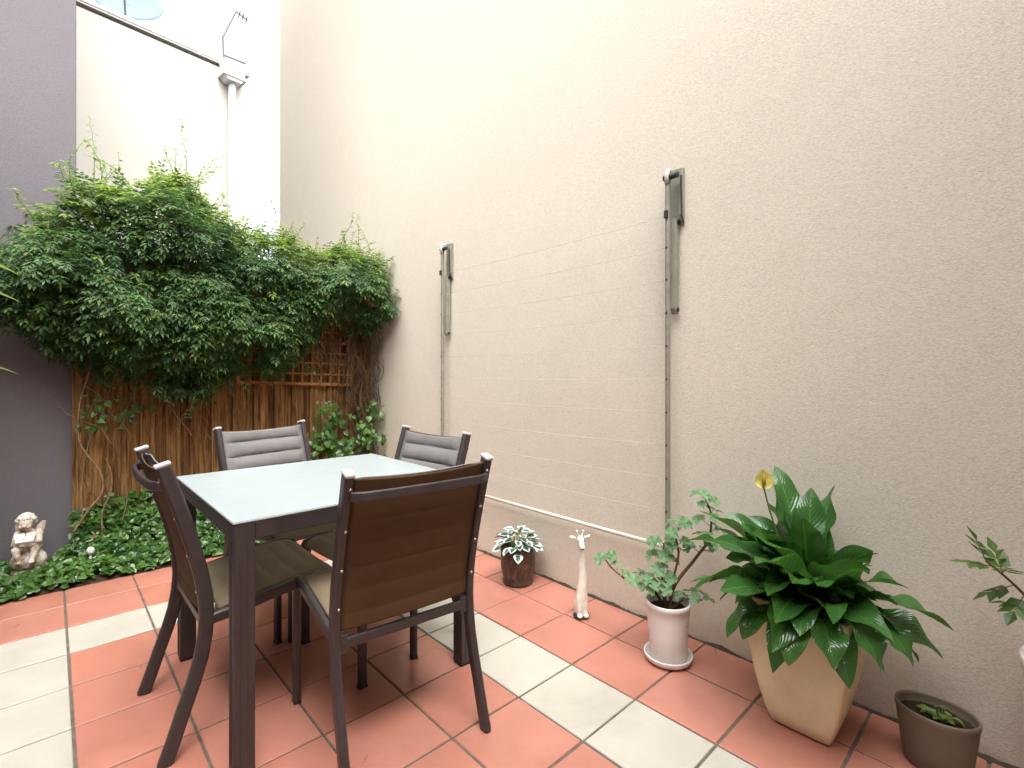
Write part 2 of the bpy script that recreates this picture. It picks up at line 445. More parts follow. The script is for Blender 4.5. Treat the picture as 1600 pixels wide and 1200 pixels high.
# ------------------------------------------------------------------ walls and buildings
wl = MB(); wl.box((WX_+.15, -.7275, 3.25), (.30, 14.545, 6.6))
tag(wl.build('boundary_wall', M['cream_render'], bevel=.006),
    'tall cream roughcast wall along the right side with the clothesline on it', 'wall')
gw = thing('grey_building', 'grey rendered building corner at the left edge behind the statue', 'building', (0, 4.15, 0))
bx = MB(); bx.box((-2.94, 1.6, 3.7), (6.12, 3.2, 7.5)); bx.build('wall', M['grey_render'], gw, bevel=.004)

# unseen block behind the camera, added only to shape the light in the yard 
hs = thing('light_blocker', 'unseen cream rendered block added behind the viewpoint to shape the light', 'light_blocker', (0, -1.3, 0))
bx = MB(); bx.box((-2.0, -2.0, 2.05), (8.2, 4.0, 4.2)); bx.build('wall', M['cream_render'], hs)
bx = MB(); bx.box((-2.0, .15, 4.16), (8.2, .30, .14)); bx.build('blocker_eave', M['white_paint'], hs, bevel=.01)

sw = thing('side_light_blocker', 'unseen grey rendered wall added outside the left edge to cut side light', 'wall', (-1.0, 1.42, 0))  # out of view, added only to hold back low sky light from the left
bx = MB(); bx.box((-.1, 0, 1.55), (.2, 5.44, 3.2)); bx.build('blocker_face', M['grey_render'], sw)
bx = MB(); bx.box((-.1, 0, 3.175), (.24, 5.42, .05)); bx.build('blocker_coping', M['grey_cap'], sw, bevel=.004)

# pale neighbour building beyond the fence
NB = V((.261, 7.888, 0)); nrot = R(6.85); PZ = 5.68
nb = thing('neighbour_building', 'pale cream building beyond the fence with a sloping parapet line and white downpipe', 'building', NB, nrot)
bx = MB(); bx.box((-1.1, 2.5, PZ/2-.05), (6.08, 5.0, PZ-.07)); bx.build('wall', M['pale_render'], nb)
cp = MB(); cp.box((-1.1, 2.5, PZ+.02), (6.12, 5.04, .05)); cp.build('parapet_cap', M['white_paint'], nb, bevel=.004)
dl = MB(); dl.box((-1.1, -.008, PZ-.030), (6.10, .03, .016)); dl.build('drip_edge', M['grey_cap'], nb)
# local x of the downpipe
px = 1.66
rh = MB(); rh.prism([(px-.14, PZ-.02), (px+.14, PZ-.02), (px+.14, PZ-.22), (px+.09, PZ-.30), (px-.09, PZ-.30), (px-.14, PZ-.22)], 'Y', -.20, -.012)
rain = rh.build('rain_head', M['white_paint'], nb, bevel=.006)
rl = MB(); rl.box((px, -.11, PZ-.235), (.31, .21, .03)); rl.build('rain_head_lip', M['grey_cap'], rain)
dp = MB(); dp.tube([(px, -.10, PZ-.30), (px, -.10, .1)], .048, 14); dp.build('downpipe', M['white_paint'], nb, smooth=True)
for zc in (4.9, 3.6):
    b = MB(); b.tube([(px, -.10, zc), (px, -.10, zc+.03)], .054, 14); b.build('pipe_clip', M['white_paint'], nb)

# satellite dish on the roof behind the parapet
Dd = thing('satellite_dish', 'blue-grey satellite dish above the roofline of the pale building', 'satellite dish', (.78, 8.55, PZ+.045))
prof = []
dm_ = MB(); nr, na = 8, 36; vs = []; rr = .40
for a in range(na):
    for k in range(nr+1):
        q = rr*k/nr; vs.append((q*cos(2*pi*a/na), q*sin(2*pi*a/na), q*q*.42))
fs = [(a*(nr+1)+k, ((a+1) % na)*(nr+1)+k, ((a+1) % na)*(nr+1)+k+1, a*(nr+1)+k+1) for a in range(na) for k in range(nr)]
Mx = Matrix.Translation((0, 0, .52)) @ Matrix.Rotation(R(-12), 4, 'Z') @ Matrix.Rotation(R(62), 4, 'X')
dm_.add([Mx @ V(v) for v in vs], fs)
d1 = dm_.build('reflector', M['dish_metal'], Dd, smooth=True)
sm = d1.modifiers.new('solid', 'SOLIDIFY'); sm.thickness = .012
ar = MB(); tip = Mx @ V((0, -.12, .42)); ar.tube([Mx @ V((0, -.38, .06)), tip], .012, 8); ar.build('feed_arm', M['antenna_metal'], Dd)
ln = MB(); ln.tube([tip, tip+(Mx.to_3x3() @ V((0, 0, -.10)))], [.028, .034], 12); ln.build('feed_horn', M['dark_plastic'], Dd)
mp = MB(); mp.tube([(0, .10, 0), (0, .10, .50)], .025, 10); mp.build('mast', M['antenna_metal'], Dd)
# aerial mast standing on the parapet
an = thing('roof_aerial', 'thin bent metal aerial mast on the parapet beside the downpipe', 'aerial', (1.93, 8.02, PZ+.045))
a1 = MB(); a1.tube([(-.11, 0, 0), (-.12, 0, .30), (.06, .05, .78)], .013, 8); a1.build('mast', M['antenna_metal'], an)
a2 = MB(); a2.tube([(.06, .05, .78), (.22, .06, .73)], .010, 6)
for t in (.3, .6, .9):
    p = V((.06, .05, .78)).lerp(V((.22, .06, .73)), t); a2.tube([p+V((0, -.05, .02)), p+V((0, .05, -.02))], .007, 6)
a2.build('boom', M['antenna_metal'], an)
a3 = MB(); a3.tube([(-.11, -.05, .015), (.16, -.05, .012)], .014, 8); a3.build('foot', M['antenna_metal'], an)

# ------------------------------------------------------------------ fence and trellis
fn = thing('paling_fence', 'orange-brown timber paling fence under the climbing vine', 'fence', (0, 4.1, 0))
fm = MB(); x = .100; k_ = 0
while x < 2.09:
    wd = rnd.uniform(.070, .098); wd = min(wd, 2.104-x)
    fm.box((x+wd/2, .006 if k_ % 2 else .026, .98+rnd.uniform(-.01, .01)), (wd, .013, 2.0), ry=rnd.uniform(-.003, .003))
    x += wd-(.012 if k_ % 2 else .010); k_ += 1
fm.build('palings', M['paling'], fn)
for zc in (.35, 1.0, 1.75):
    b = MB(); b.box((1.113, .055, zc), (1.98, .045, .09)); b.build('rail', M['paling'], fn)
tr = thing('trellis', 'small square wooden lattice panel fixed high on the fence', 'trellis', (1.455, 4.075, 1.10), 0)
tr.rotation_euler = (0, R(2.2), 0)
lv = MB(); xs = -.43
while xs < .44:
    lv.box((xs, 0, .42), (.014, .008, .86)); xs += .0765
lv.build('upright_slats', M['lattice_wood'], tr)
lh = MB(); zs = .09
while zs < .84:
    lh.box((0, -.0095, zs), (.88, .008, .014)); zs += .088
lh.build('cross_slats', M['lattice_wood'], tr)
fr = MB(); fr.box((0, -.004, .008), (.90, .020, .022)); fr.box((.443, -.004, .43), (.022, .020, .82)); fr.box((-.443, -.004, .43), (.022, .020, .82)); fr.box((0, -.004, .852), (.90, .020, .022))
fr.build('lattice_frame', M['lattice_wood'], tr)

# ------------------------------------------------------------------ leaves
def frame_of(d, up=V((0, 0, 1))):
    d = d.normalized(); s = d.cross(up)
    if s.length < 1e-3: s = V((1, 0, 0))
    s.normalize(); return d, s, s.cross(d)
def leaflet(mb, p, d, nrm, L, W, fold=.25, droop=.0):
    d = d.normalized(); s = d.cross(nrm)
    if s.length < 1e-4: s = V((1, 0, 0))
    s.normalize(); n = s.cross(d)
    mid = p + d*L*.45 - n*W*fold
    tip = p + d*L - n*droop*L
    a = p + d*L*.42 + s*W*.5; b = p + d*L*.42 - s*W*.5
    mb.add([p, a, tip, b, mid], [(0, 1, 4), (1, 2, 4), (2, 3, 4), (3, 0, 4)])
def spray(mb, p, d, L, pairs, ll, lw, stem=None, droop=.5):
    d = d.normalized(); pts = []; q = V(p); dd = d.copy(); n = pairs+1
    for i in range(n+1):
        pts.append(q.copy()); dd = (dd + V((0, 0, -droop/n))).normalized(); q = q + dd*(L/n)
    for i in range(1, n+1):
        t = (pts[i]-pts[i-1]).normalized(); _, s, u = frame_of(t)
        rl = ll*(1-.35*abs(i/n-.45))*rnd.uniform(.8, 1.15)
        if i < n:
            for sg in (-1, 1):
                dir_ = (t*.62 + s*sg*.85 + V((0, 0, -.22))).normalized()
                leaflet(mb, pts[i], dir_, (u + s*sg*rnd.uniform(-.3, .3)), rl, lw*rnd.uniform(.85, 1.15), .22, .12)
        else:
            leaflet(mb, pts[i-1]+t*.3*ll, t, u, rl*1.1, lw, .22, .1)
    if stem is not None: stem.tube([pts[0], pts[n//2], pts[-1]], [.0016, .0013, .0006], 4, False)

POLY = [(-.60,1.96),(-.293,1.942),(-.199,1.93),(-.1,2.07),(.058,2.21),(.128,2.33),(.289,2.32),(.48,2.42),(.688,2.50),(.818,2.34),(1.017,2.20),(1.21,2.26),(1.442,2.14),(1.859,2.27),(2.02,2.20),(2.085,2.0),(2.085,1.77),(2.05,1.67),(1.915,1.55),(1.669,1.64),(1.466,1.42),(1.3,1.23),(.964,1.25),(.857,1.18),(.724,1.06),(.616,1.09),(.463,1.17),(.351,1.17),(.229,1.22),(.113,1.30),(-.049,1.42),(-.199,1.55),(-.293,1.58),(-.60,1.6)]
def inside(x, z):
    c = False; n = len(POLY); j = n-1
    for i in range(n):
        xi, zi = POLY[i]; xj, zj = POLY[j]
        if (zi > z) != (zj > z) and x < (xj-xi)*(z-zi)/(zj-zi)+xi: c = not c
        j = i
    return c
def edge_dist(x, z):
    best = 9
    for i in range(len(POLY)):
        a = V((*POLY[i], 0)); b = V((*POLY[(i+1) % len(POLY)], 0)); p = V((x, z, 0)); ab = b-a
        t = max(0, min(1, (p-a).dot(ab)/ab.dot(ab))); best = min(best, (a+ab*t-p).length)
    return best
def front(x, z):
    e = edge_dist(x, z)
    base = 3.97 - .34*min(1, e/.30)**.7
    base -= .20*noise.noise(V((x*2.9, z*2.9, 3.1))) + .11*noise.noise(V((x*7, z*7, 1.1)))
    if x > 1.75: base -= .16*(x-1.75)/.3*(1 if z < 2.15 else .5)
    return max(3.45, min(4.06, base))
vine = thing('climbing_vine', 'dense green climbing vine spilling over the fence and grey wall', 'vine', (0, 0, 0))
fo = MB(); shoots = MB()
cnt = 0
while cnt < 7600:
    x = rnd.uniform(-.6, 2.09); z = rnd.uniform(.9, 2.55)
    if not inside(x, z): continue
    if z < 1.35 and rnd.random() < .25: continue
    if 1.5 < x < 1.93 and z < 1.85 and rnd.random() < .55: continue
    lump = noise.noise(V((x*3.6, z*3.6, 9.7)))
    if lump < -.27 and rnd.random() < .6: continue
    yf = front(x, z)
    dep = min(.3, rnd.expovariate(1/.075))
    y = yf + dep
    lim = 4.09 if z < 1.98 else 4.5
    y = min(y, lim)
    outw = V((rnd.gauss(0, .55), -1.0+rnd.gauss(0, .35), rnd.gauss(-.25, .5)))
    if z > 2.05: outw.z += .5
    top = z > 2.0 and edge_dist(x, z) < .16+.06*noise.noise(V((x*5, 0, 2))) and z > 1.9
    mbx = shoots if (top and rnd.random() < .62) or rnd.random() < .035 else fo
    p = V((min(x, 2.07), y, z))
    spray(mbx, p, outw, rnd.uniform(.10, .17), rnd.choice((2, 3, 3, 4)), rnd.uniform(.036, .054), rnd.uniform(.013, .019), None, rnd.uniform(.4, 1.1))
    cnt += 1
# back of the crown and the part hanging behind the fence top
for k in range(1500):
    x = rnd.uniform(-.1, 2.06); z = rnd.uniform(1.9, 2.42)
    if not inside(x, z): continue
    spray(fo, V((x, rnd.uniform(4.1, 4.5), z)), V((rnd.gauss(0, .6), rnd.gauss(0, .6), .4)), .14, 3, .05, .02, None, .6)
# long free shoots standing above the crown
def shoot(p, d, L, n=9, curl=.4, lsz=.045, mb=None):
    q = V(p); dd = V(d).normalized(); pts = [q.copy()]
    for i in range(n):
        dd = (dd + V((rnd.gauss(0, .22), rnd.gauss(0, .18), rnd.gauss(0, .10)))).normalized()
        q = q + dd*(L/n); pts.append(q.copy())
    (mb or shoots).mi = 1; (mb or shoots).tube(pts, [.0026*(1-.7*i/n) for i in range(n+1)], 5, False); (mb or shoots).mi = 0
    for i in range(1, n+1):
        for _ in range(2 if i < n else 3):
            az = rnd.uniform(0, 2*pi)
            dv = V((cos(az), sin(az), rnd.uniform(-.3, .5)))
            leaflet(mb or shoots, pts[i], dv, V((rnd.gauss(0, .4), -.5, 1)), lsz*rnd.uniform(.6, 1.1)*(1-.3*i/n), .017, .2, .2)
for (x, z, dx, dz, L) in ((.16,2.26,.10,1,.36),(.12,2.30,-.15,1,.16),(.24,2.28,.12,1,.30),(.33,2.28,-.1,1,.22),(.46,2.36,.25,1,.22),(.62,2.42,.12,1,.34),(.66,2.42,.45,1,.30),(.58,2.40,-.3,1,.24),(.80,2.26,.4,.8,.26),(.95,2.16,.6,1,.24),(1.06,2.16,.2,1,.18),(1.22,2.18,.05,1,.24),(1.26,2.18,.6,.8,.24),(1.40,2.10,.2,1,.18),(1.62,2.14,.1,1,.24),(1.75,2.20,.1,1,.24),(1.86,2.2,.3,1,.22),(1.95,2.16,.4,.9,.20),(.02,2.1,-.5,.8,.24),(-.12,1.96,-.5,.8,.2),(-.2,1.86,-.4,.9,.2)):
    for r_ in range(3):
        shoot((x+rnd.gauss(0, .05), rnd.uniform(3.78, 4.0), z-.05), (dx+rnd.gauss(0, .2), rnd.gauss(-.15, .2), dz), L*rnd.uniform(.65, 1.05))
for (x, z, dx, L) in ((.19,2.30,.08,.42),(.20,2.28,-.02,.30),(.14,2.25,-.22,.26),(.66,2.46,.06,.38),(.70,2.45,.16,.30),(.60,2.45,-.18,.24),(.36,2.32,.1,.28),(1.0,2.2,.25,.26),(1.27,2.22,.0,.26),(1.74,2.24,.12,.26),(1.86,2.24,-.05,.26),(1.95,2.18,.15,.22)):
    shoot((x, 3.86, z), (dx, -.05, 1), L, 10, lsz=.05)
# trailing ends below the crown and the sprig hanging on the cream wall
for (x, z, L) in ((.20,1.2,.16),(.4,1.14,.2),(.55,1.12,.16),(.70,1.06,.17),(.74,1.07,.13),(.82,1.15,.15),(.9,1.18,.16),(1.15,1.24,.14),(1.4,1.3,.14),(1.0,1.22,.18)):
    shoot((x, rnd.uniform(3.80, 3.95), z), (rnd.gauss(0, .15), -.1, -1), L, 7, mb=fo)
shoot((2.09, 3.86, 1.50), (0.0, -.12, -1), .20, 8, lsz=.05, mb=fo)
# woody stems behind the leaves: a thicket in the right corner, bare twigs across the trellis, loose ones on the left
def stem(mb, a, b, r, wob=.05, n=9):
    a, b = V(a), V(b); pts = []; sd = rnd.uniform(0, 99)
    for i in range(n+1):
        t = i/n; e = sin(pi*t)
        pts.append(a.lerp(b, t) + V((noise.noise(V((t*3, sd, 0))), .5*noise.noise(V((t*3, sd, 5))), .3*noise.noise(V((t*3, sd, 9)))))*wob*2*e)
    for p in pts: p.x = min(p.x, 2.098); p.y = min(p.y, 4.085)
    mb.tube(pts, [r*(1-.4*i/n) for i in range(n+1)], 6, False)
st = MB()
for k in range(58):
    x = rnd.uniform(1.86, 2.09)
    stem(st, (x+rnd.gauss(0, .04), rnd.uniform(3.93, 4.08), rnd.uniform(.05, .9)), (rnd.uniform(1.72, 2.09), rnd.uniform(3.85, 4.07), rnd.uniform(1.3, 1.8)), rnd.uniform(.0018, .0045), .14, 14)
for k in range(46):
    x = rnd.uniform(1.35, 2.0)
    stem(st, (x, rnd.uniform(3.95, 4.05), rnd.uniform(1.15, 1.5)), (x+rnd.gauss(0, .18), rnd.uniform(3.9, 4.05), rnd.uniform(1.6, 1.95)), rnd.uniform(.0016, .0035), .06)
st.build('thicket_stems', M['dark_stem'], vine, smooth=True)
st = MB()
for k in range(30):
    x = rnd.uniform(1.5, 2.05)
    stem(st, (x, rnd.uniform(3.92, 4.02), rnd.uniform(1.1, 1.5)), (x+rnd.gauss(0, .15), rnd.uniform(3.85, 4.0), rnd.uniform(1.6, 1.95)), rnd.uniform(.0014, .0028), .06)
for k in range(50):
    x = rnd.uniform(.1, 1.0)
    stem(st, (x, rnd.uniform(3.95, 4.07), rnd.uniform(.7, 1.2)), (x+rnd.gauss(0, .25), rnd.uniform(3.95, 4.07), rnd.uniform(1.2, 1.5)), rnd.uniform(.0012, .0028), .07)
st.build('bare_twigs', M['wood_stem'], vine, smooth=True)
st = MB()
def path(mb, pts, r):
    pp = [V(p) for p in pts]; out = []
    for i in range(len(pp)-1):
        p0 = pp[max(i-1, 0)]; p1 = pp[i]; p2 = pp[i+1]; p3 = pp[min(i+2, len(pp)-1)]
        for k in range(6):
            t = k/6; out.append(.5*((2*p1)+(p2-p0)*t+(2*p0-5*p1+4*p2-p3)*t*t+(3*p1-p0-3*p2+p3)*t**3))
    out.append(pp[-1]); n = len(out)
    mb.tube(out, [r*(1-.35*i/n) for i in range(n)], 7, False)
path(st, [(.10,3.95,.24),(.17,3.95,.36),(.235,3.95,.46),(.225,3.95,.58),(.16,3.96,.70),(.125,3.97,.80),(.13,3.98,1.0),(.2,3.99,1.3)], .0062)
path(st, [(.235,3.96,.20),(.235,3.96,.33),(.275,3.96,.45),(.28,3.97,.56),(.25,3.98,.66)], .0048)
path(st, [(.15,4.0,.22),(.14,4.0,.5),(.17,4.0,.75),(.24,4.0,.95),(.3,4.0,1.2)], .0035)
path(st, [(.33,4.0,.22),(.36,4.0,.4),(.34,4.0,.55)], .004)
st.build('pale_stems', M['pale_stem'], vine, smooth=True)
fo.build('foliage', [M['vine_leaf'], M['green_stem']], vine)
shoots.build('new_shoots', [M['vine_shoot'], M['green_stem']], vine)

# broad-leaved creepers growing up at both ends of the fence foot
def round_leaf(mb, p, nrm, size, fwd):
    nrm = nrm.normalized(); s = fwd.cross(nrm)
    if s.length < 1e-3: s = V((1, 0, 0))
    s.normalize(); f = nrm.cross(s)
    out = [(0, -.05), (.36, -.18), (.52, .12), (.42, .48), (.16, .78), (0, 1.0), (-.16, .78), (-.42, .48), (-.52, .12), (-.36, -.18)]
    vs = [p + s*a*size + f*b*size + nrm*size*(.16*abs(a)*2-.10*b*b) for a, b in out] + [p+f*.35*size]
    n = len(out); mb.add(vs, [(i, (i+1) % n, n) for i in range(n)])
def creeper(name, label, spots, leaves, lsz):
    t = thing(name, label, 'creeper', (0, 0, 0))
    f = MB(); s2 = MB()
    for (x0, x1, y0_, y1_, za, zb, num, nst) in spots:
        for k in range(num):
            x = rnd.gauss((x0+x1)/2, (x1-x0)/3.6); z = za+(zb-za)*rnd.random()**1.25
            x += .10*noise.noise(V((z*5, x0, 0))); x = max(.13, min(2.07, x))
            y = rnd.uniform(y0_, y1_)
            round_leaf(f, V((x, y, z)), V((rnd.gauss(0, .5), -1+rnd.gauss(0, .3), .55+rnd.gauss(0, .4))), lsz*rnd.uniform(.6, 1.25), V((rnd.gauss(0, .6), -.4, -.7)))
        for k in range(nst):
            x = rnd.uniform(x0, x1); stem(s2, (x, y1_, .05), (max(.13, min(2.08, x+rnd.gauss(0, .12))), (y0_+y1_)/2, rnd.uniform(za, zb)), .0028, .08)
    f.build('leaves', M['cover_leaf'], t, smooth=True); s2.build('stems', M['dark_stem'], t, smooth=True)
creeper('wall_creeper', 'broad-leaved green creeper climbing the fence beside the cream wall', [(1.50, 2.05, 3.80, 4.04, .10, .66, 420, 12), (1.52, 1.75, 3.88, 4.04, .6, .98, 95, 7), (1.85, 2.07, 3.8, 4.02, .6, .95, 95, 8)], 0, .042)
creeper('fence_creeper', 'sparse green creeper on the fence beside the grey wall corner', [(.13, .34, 3.93, 4.05, .84, 1.06, 26, 3), (.30, .50, 3.95, 4.05, .86, 1.02, 14, 2)], 0, .038)

# ivy ground cover: nobody could count it
gc = MB()
for k in range(11000):
    x = rnd.uniform(-.75, 2.05) if rnd.random() < .75 else rnd.uniform(-.75, .9)
    edge = 3.655+.02*noise.noise(V((x*9, 2, 0)))-.035*max(0, noise.noise(V((x*3.1, 8, 0))))
    y = edge + (4.09-edge)*rnd.random()**.85
    if x < .115: y = min(y, 4.13)
    t = (y-3.65)/.45
    hz = .070+.045*noise.noise(V((x*5, y*5, 1)))+.035*noise.noise(V((x*15, y*15, 4)))
    rise = max(0, t-.45)*(.62+.35*noise.noise(V((x*3.3, 3, 7)))) if x > .1 else max(0, t-.6)*.12
    if x > 1.0: rise *= .6
    if abs(x+.075) < .11 and y > 3.86: rise = 0; hz *= .8
    h = hz*min(1, .35+t*5)+rise
    z = .012+h*(1-.55*rnd.random()**2)
    nr = V((rnd.gauss(0, .75), -.6+rnd.gauss(0, .7), 1.0))
    az = rnd.uniform(0, 2*pi)
    round_leaf(gc, V((x, y, z)), nr, rnd.uniform(.018, .046), V((cos(az), sin(az)-.5, -.2)))
tag(gc.build('ivy_ground_cover', M['cover_leaf'], smooth=True), 'low glossy green ground cover filling the bed between paving and fence', 'ground cover', None, 'stuff')
pb = MB(); pb.ball((0, 0, .018), (.020, .020, .024), 14); pb.tube([(0, 0, -.085), (0, 0, .01)], .006, 8)
o = pb.build('garden_ornament', M['statue_white'], smooth=True); o.location = (.175, 3.86, .115)
tag(o, 'small round white ornament poking out of the green ground cover', 'garden ornament')

# plant with strap leaves at the left edge
sp_ = thing('strap_leaf_plant', 'tall plant at the left edge with arching pale green strap leaves', 'plant', (-.455, 3.25, 0))
def strap(mb, p, az, el, L, W, droop, n=12, wav=0.0, fold=.18, petiole=0.0, twist=0.0):
    # arching leaf; returns nothing, writes UVs (across, along)
    d = V((cos(az)*cos(el), sin(az)*cos(el), sin(el))); q = V(p); side = V((-sin(az), cos(az), 0))
    rows = []; tot = L+petiole; seg = []
    m = n
    for i in range(m+1):
        t = i/m
        u = side.cross(d).normalized() * -1
        if u.z < 0 and el > 0 and i == 0: u = -u
        wd = W*(max(.0, sin(pi*min(1, (t*.93+.07))**.72))**.85) if t < 1 else 0.001
        sdv = (side*cos(twist*t)+u*sin(twist*t)).normalized(); uu = (u*cos(twist*t)-side*sin(twist*t)).normalized()
        row = []
        for c in (-1, -.5, 0, .5, 1):
            lift = fold*W*abs(c) + wav*W*sin(t*11+c*1.7)*abs(c)
            row.append(q + sdv*(c*wd/2) + uu*lift*(wd/W if W else 0))
        rows.append(row)
        d = (d + V((0, 0, -droop/m)) ).normalized(); q = q + d*(L/m)
    vs = [v for r_ in rows for v in r_]; fs = []; uvs = []
    for i in range(m):
        for c in range(4):
            fs.append((i*5+c, i*5+c+1, (i+1)*5+c+1, (i+1)*5+c))
            uvs.append([(c/4, i/m), ((c+1)/4, i/m), ((c+1)/4, (i+1)/m), (c/4, (i+1)/m)])
    mb.add(vs, fs, uvs)
tp = thing('dark_pot', 'brown pot standing outside the left edge under the strap leaf plant', 'pot', (-.455, 3.25, 0))
b = MB(); b.lathe([(.085, 0), (.09, .004), (.115, .20), (.12, .205), (.12, .225), (.108, .225), (.106, .19), (0, .19)], n=36); b.build('pot_body', M['brown_glaze'], tp, smooth=True)
lf = MB(); sk = MB()
sk.tube([(0, 0, .16), (.02, 0, .5), (-.01, .02, 1.0), (0, 0, 1.5), (0, 0, 1.72)], [.022, .02, .018, .015, .01], 9)
for (z, az, el, L, dr) in ((1.70, .55, .35, .42, .8),(1.60, .45, .1, .40, .5),(1.52,.75,.2,.36,.9),(1.22,.5,.3,.40,.75),(1.3,.2,.3,.3,.9),(1.66,2.0,.6,.4,1.2),(1.5,3.0,.5,.42,1.2),(1.62,4.0,.6,.4,1.2),(1.4,5.0,.5,.4,1.1),(1.3,2.4,.4,.4,1.0),(1.25,4.4,.4,.4,1.0),(1.7,5.6,.7,.36,1.2),(1.7,1.2,.9,.3,1.2)):
    strap(lf, (0, 0, z), az, el, L, .055, dr, 12, .05)
lf.build('leaves', M['strap_leaf'], sp_, smooth=True); sk.build('trunk', M['dark_stem'], sp_, smooth=True)

# ------------------------------------------------------------------ garden statue
gs = thing('garden_statue', 'weathered stone statue of a seated curly-haired child reading by the grey wall', 'statue', (-.092, 3.94, .135), R(-8)); gs.scale = (.80, .80, .80)
def capsule(mb, a, b, ra, rb): mb.tube([V(a), V(a).lerp(V(b), .5), V(b)], [ra, (ra+rb)/2, rb], 12); mb.ball(a, ra, 12); mb.ball(b, rb, 12)
bd = MB()
bd.ball((0, .03, .07), (.072, .062, .07), 16)                     # seat and hips on a rock
bd.ball((0, .015, .14), (.052, .045, .075), 16)                    # torso
bd.tube([(0, .0, .20), (-.004, -.012, .225)], [.02, .02], 10)      # neck
bd.ball((-.008, -.022, .258), (.042, .046, .046), 16)              # head bent forward
bd.ball((-.013, -.068, .244), (.009, .010, .010), 8)               # nose
bd.ball((-.030, -.052, .238), (.016, .014, .014), 8); bd.ball((.010, -.054, .238), (.016, .014, .014), 8)
capsule(bd, (-.055, .0, .185), (-.066, -.045, .115), .020, .016); capsule(bd, (-.066, -.045, .115), (-.012, -.085, .155), .016, .013)
capsule(bd, (.055, .0, .185), (.066, -.04, .12), .020, .016); capsule(bd, (.066, -.04, .12), (.020, -.085, .15), .016, .013)
for q in range(4): capsule(bd, (-.018+.009*q, -.092, .152), (-.012+.009*q, -.106, .165-.003*q), .0055, .0045)
capsule(bd, (-.036, -.01, .065), (-.050, -.088, .088), .030, .024); capsule(bd, (-.050, -.088, .088), (-.034, -.096, .015), .022, .017); bd.ball((-.034, -.112, .004), (.018, .03, .013), 10)
capsule(bd, (.036, -.01, .065), (.050, -.085, .082), .030, .024); capsule(bd, (.050, -.085, .082), (.036, -.098, .015), .022, .017); bd.ball((.036, -.114, .004), (.018, .03, .013), 10)
bd.ball((0, .02, -.02), (.10, .085, .085), 16); bd.ball((.01, .03, -.11), (.11, .09, .08), 14)
bo = bd.build('body', M['weathered_stone'], gs, smooth=True)
rm = bo.modifiers.new('remesh', 'REMESH'); rm.mode = 'VOXEL'; rm.voxel_size = .0045; rm.use_smooth_shade = True
sm = bo.modifiers.new('smooth', 'SMOOTH'); sm.iterations = 3
hr = MB()
for k in range(90):
    a = rnd.uniform(0, 2*pi); t = rnd.uniform(0, 1)
    dv = V((cos(a)*sin(t*1.75), sin(a)*sin(t*1.75)*.95+.14, cos(t*1.75)))
    if dv.y < -.45 and dv.z < .45: continue
    c = V((-.008, -.018, .268)) + V((dv.x*.046, dv.y*.050, dv.z*.046)); hr.ball(c, rnd.uniform(.010, .016), 8)
hr.build('hair', M['statue_white'], gs, smooth=True)
wg = MB()
for sg in (-1, 1):
    pts = [(0, 0), (.022, .045), (.044, .072), (.060, .066), (.058, .035), (.048, -.01), (.034, -.05), (.014, -.045)]
    base = len(wg.v)
    A_ = V((sg*.018, .055, .165))
    for yy_ in (0, .010):
        for a, b in pts: wg.v.append(tuple(A_+V((sg*a, yy_+a*.35, b))))
    n = len(pts)
    for f in [tuple(range(n)), tuple(range(n, 2*n))[::-1]] + [(i, (i+1) % n, n+(i+1) % n, n+i) for i in range(n)]:
        wg.f.append(tuple(base+k for k in f)); wg.uv.append(None); wg.m.append(0)
wg.build('wings', M['weathered_stone'], gs, bevel=.003)
bk = MB(); bk.box((-.026, -.100, .172), (.052, .006, .066), ry=R(0), rx=R(-38), rz=R(14)); bk.box((.026, -.100, .172), (.052, .006, .066), rx=R(-38), rz=R(-14))
bk.build('book', M['statue_white'], gs, bevel=.0015)

# ------------------------------------------------------------------ dining table
TX0, TX1, TY0, TY1, TZ = .385, 1.272, 1.592, 2.470, .755
tb = thing('dining_table', 'square outdoor table with a frosted pale glass top and dark brown legs', 'table', ((TX0+TX1)/2, (TY0+TY1)/2, 0))
hx, hy = (TX1-TX0)/2, (TY1-TY0)/2
tt = MB(); tt.box((0, 0, TZ-.004), (2*hx, 2*hy, .008)); tt.build('tabletop', M['glass'], tb, bevel=.002)
lw = .058
for sx in (-1, 1):
    for sy in (-1, 1):
        l_ = MB(); cx, cy = sx*(hx-lw/2-.003), sy*(hy-lw/2-.003)
        l_.box((cx, cy, (TZ-.009)/2+.004), (lw, lw, TZ-.017))
        lo = l_.build('leg', M['frame_metal'], tb, bevel=.004)
        gr = MB()
        for off in (-.009, .009):
            gr.box((cx+off, cy-lw/2-.0008, .36), (.003, .002, .66)); gr.box((cx-lw/2-.0008, cy+off, .36), (.002, .003, .66))
        gr.build('ribs', M['frame_metal'], lo)
        ft = MB(); ft.box((cx, cy, .003), (lw-.006, lw-.006, .006)); ft.build('foot_pad', M['dark_plastic'], lo)
ap = MB()
for sy in (-1, 1): ap.box((0, sy*(hy-.016), TZ-.036), (2*hx-2*lw-.006, .026, .052))
for sx in (-1, 1): ap.box((sx*(hx-.016), 0, TZ-.036), (.026, 2*hy-2*lw-.006, .052))
ap.build('apron', M['frame_metal'], tb, bevel=.003)

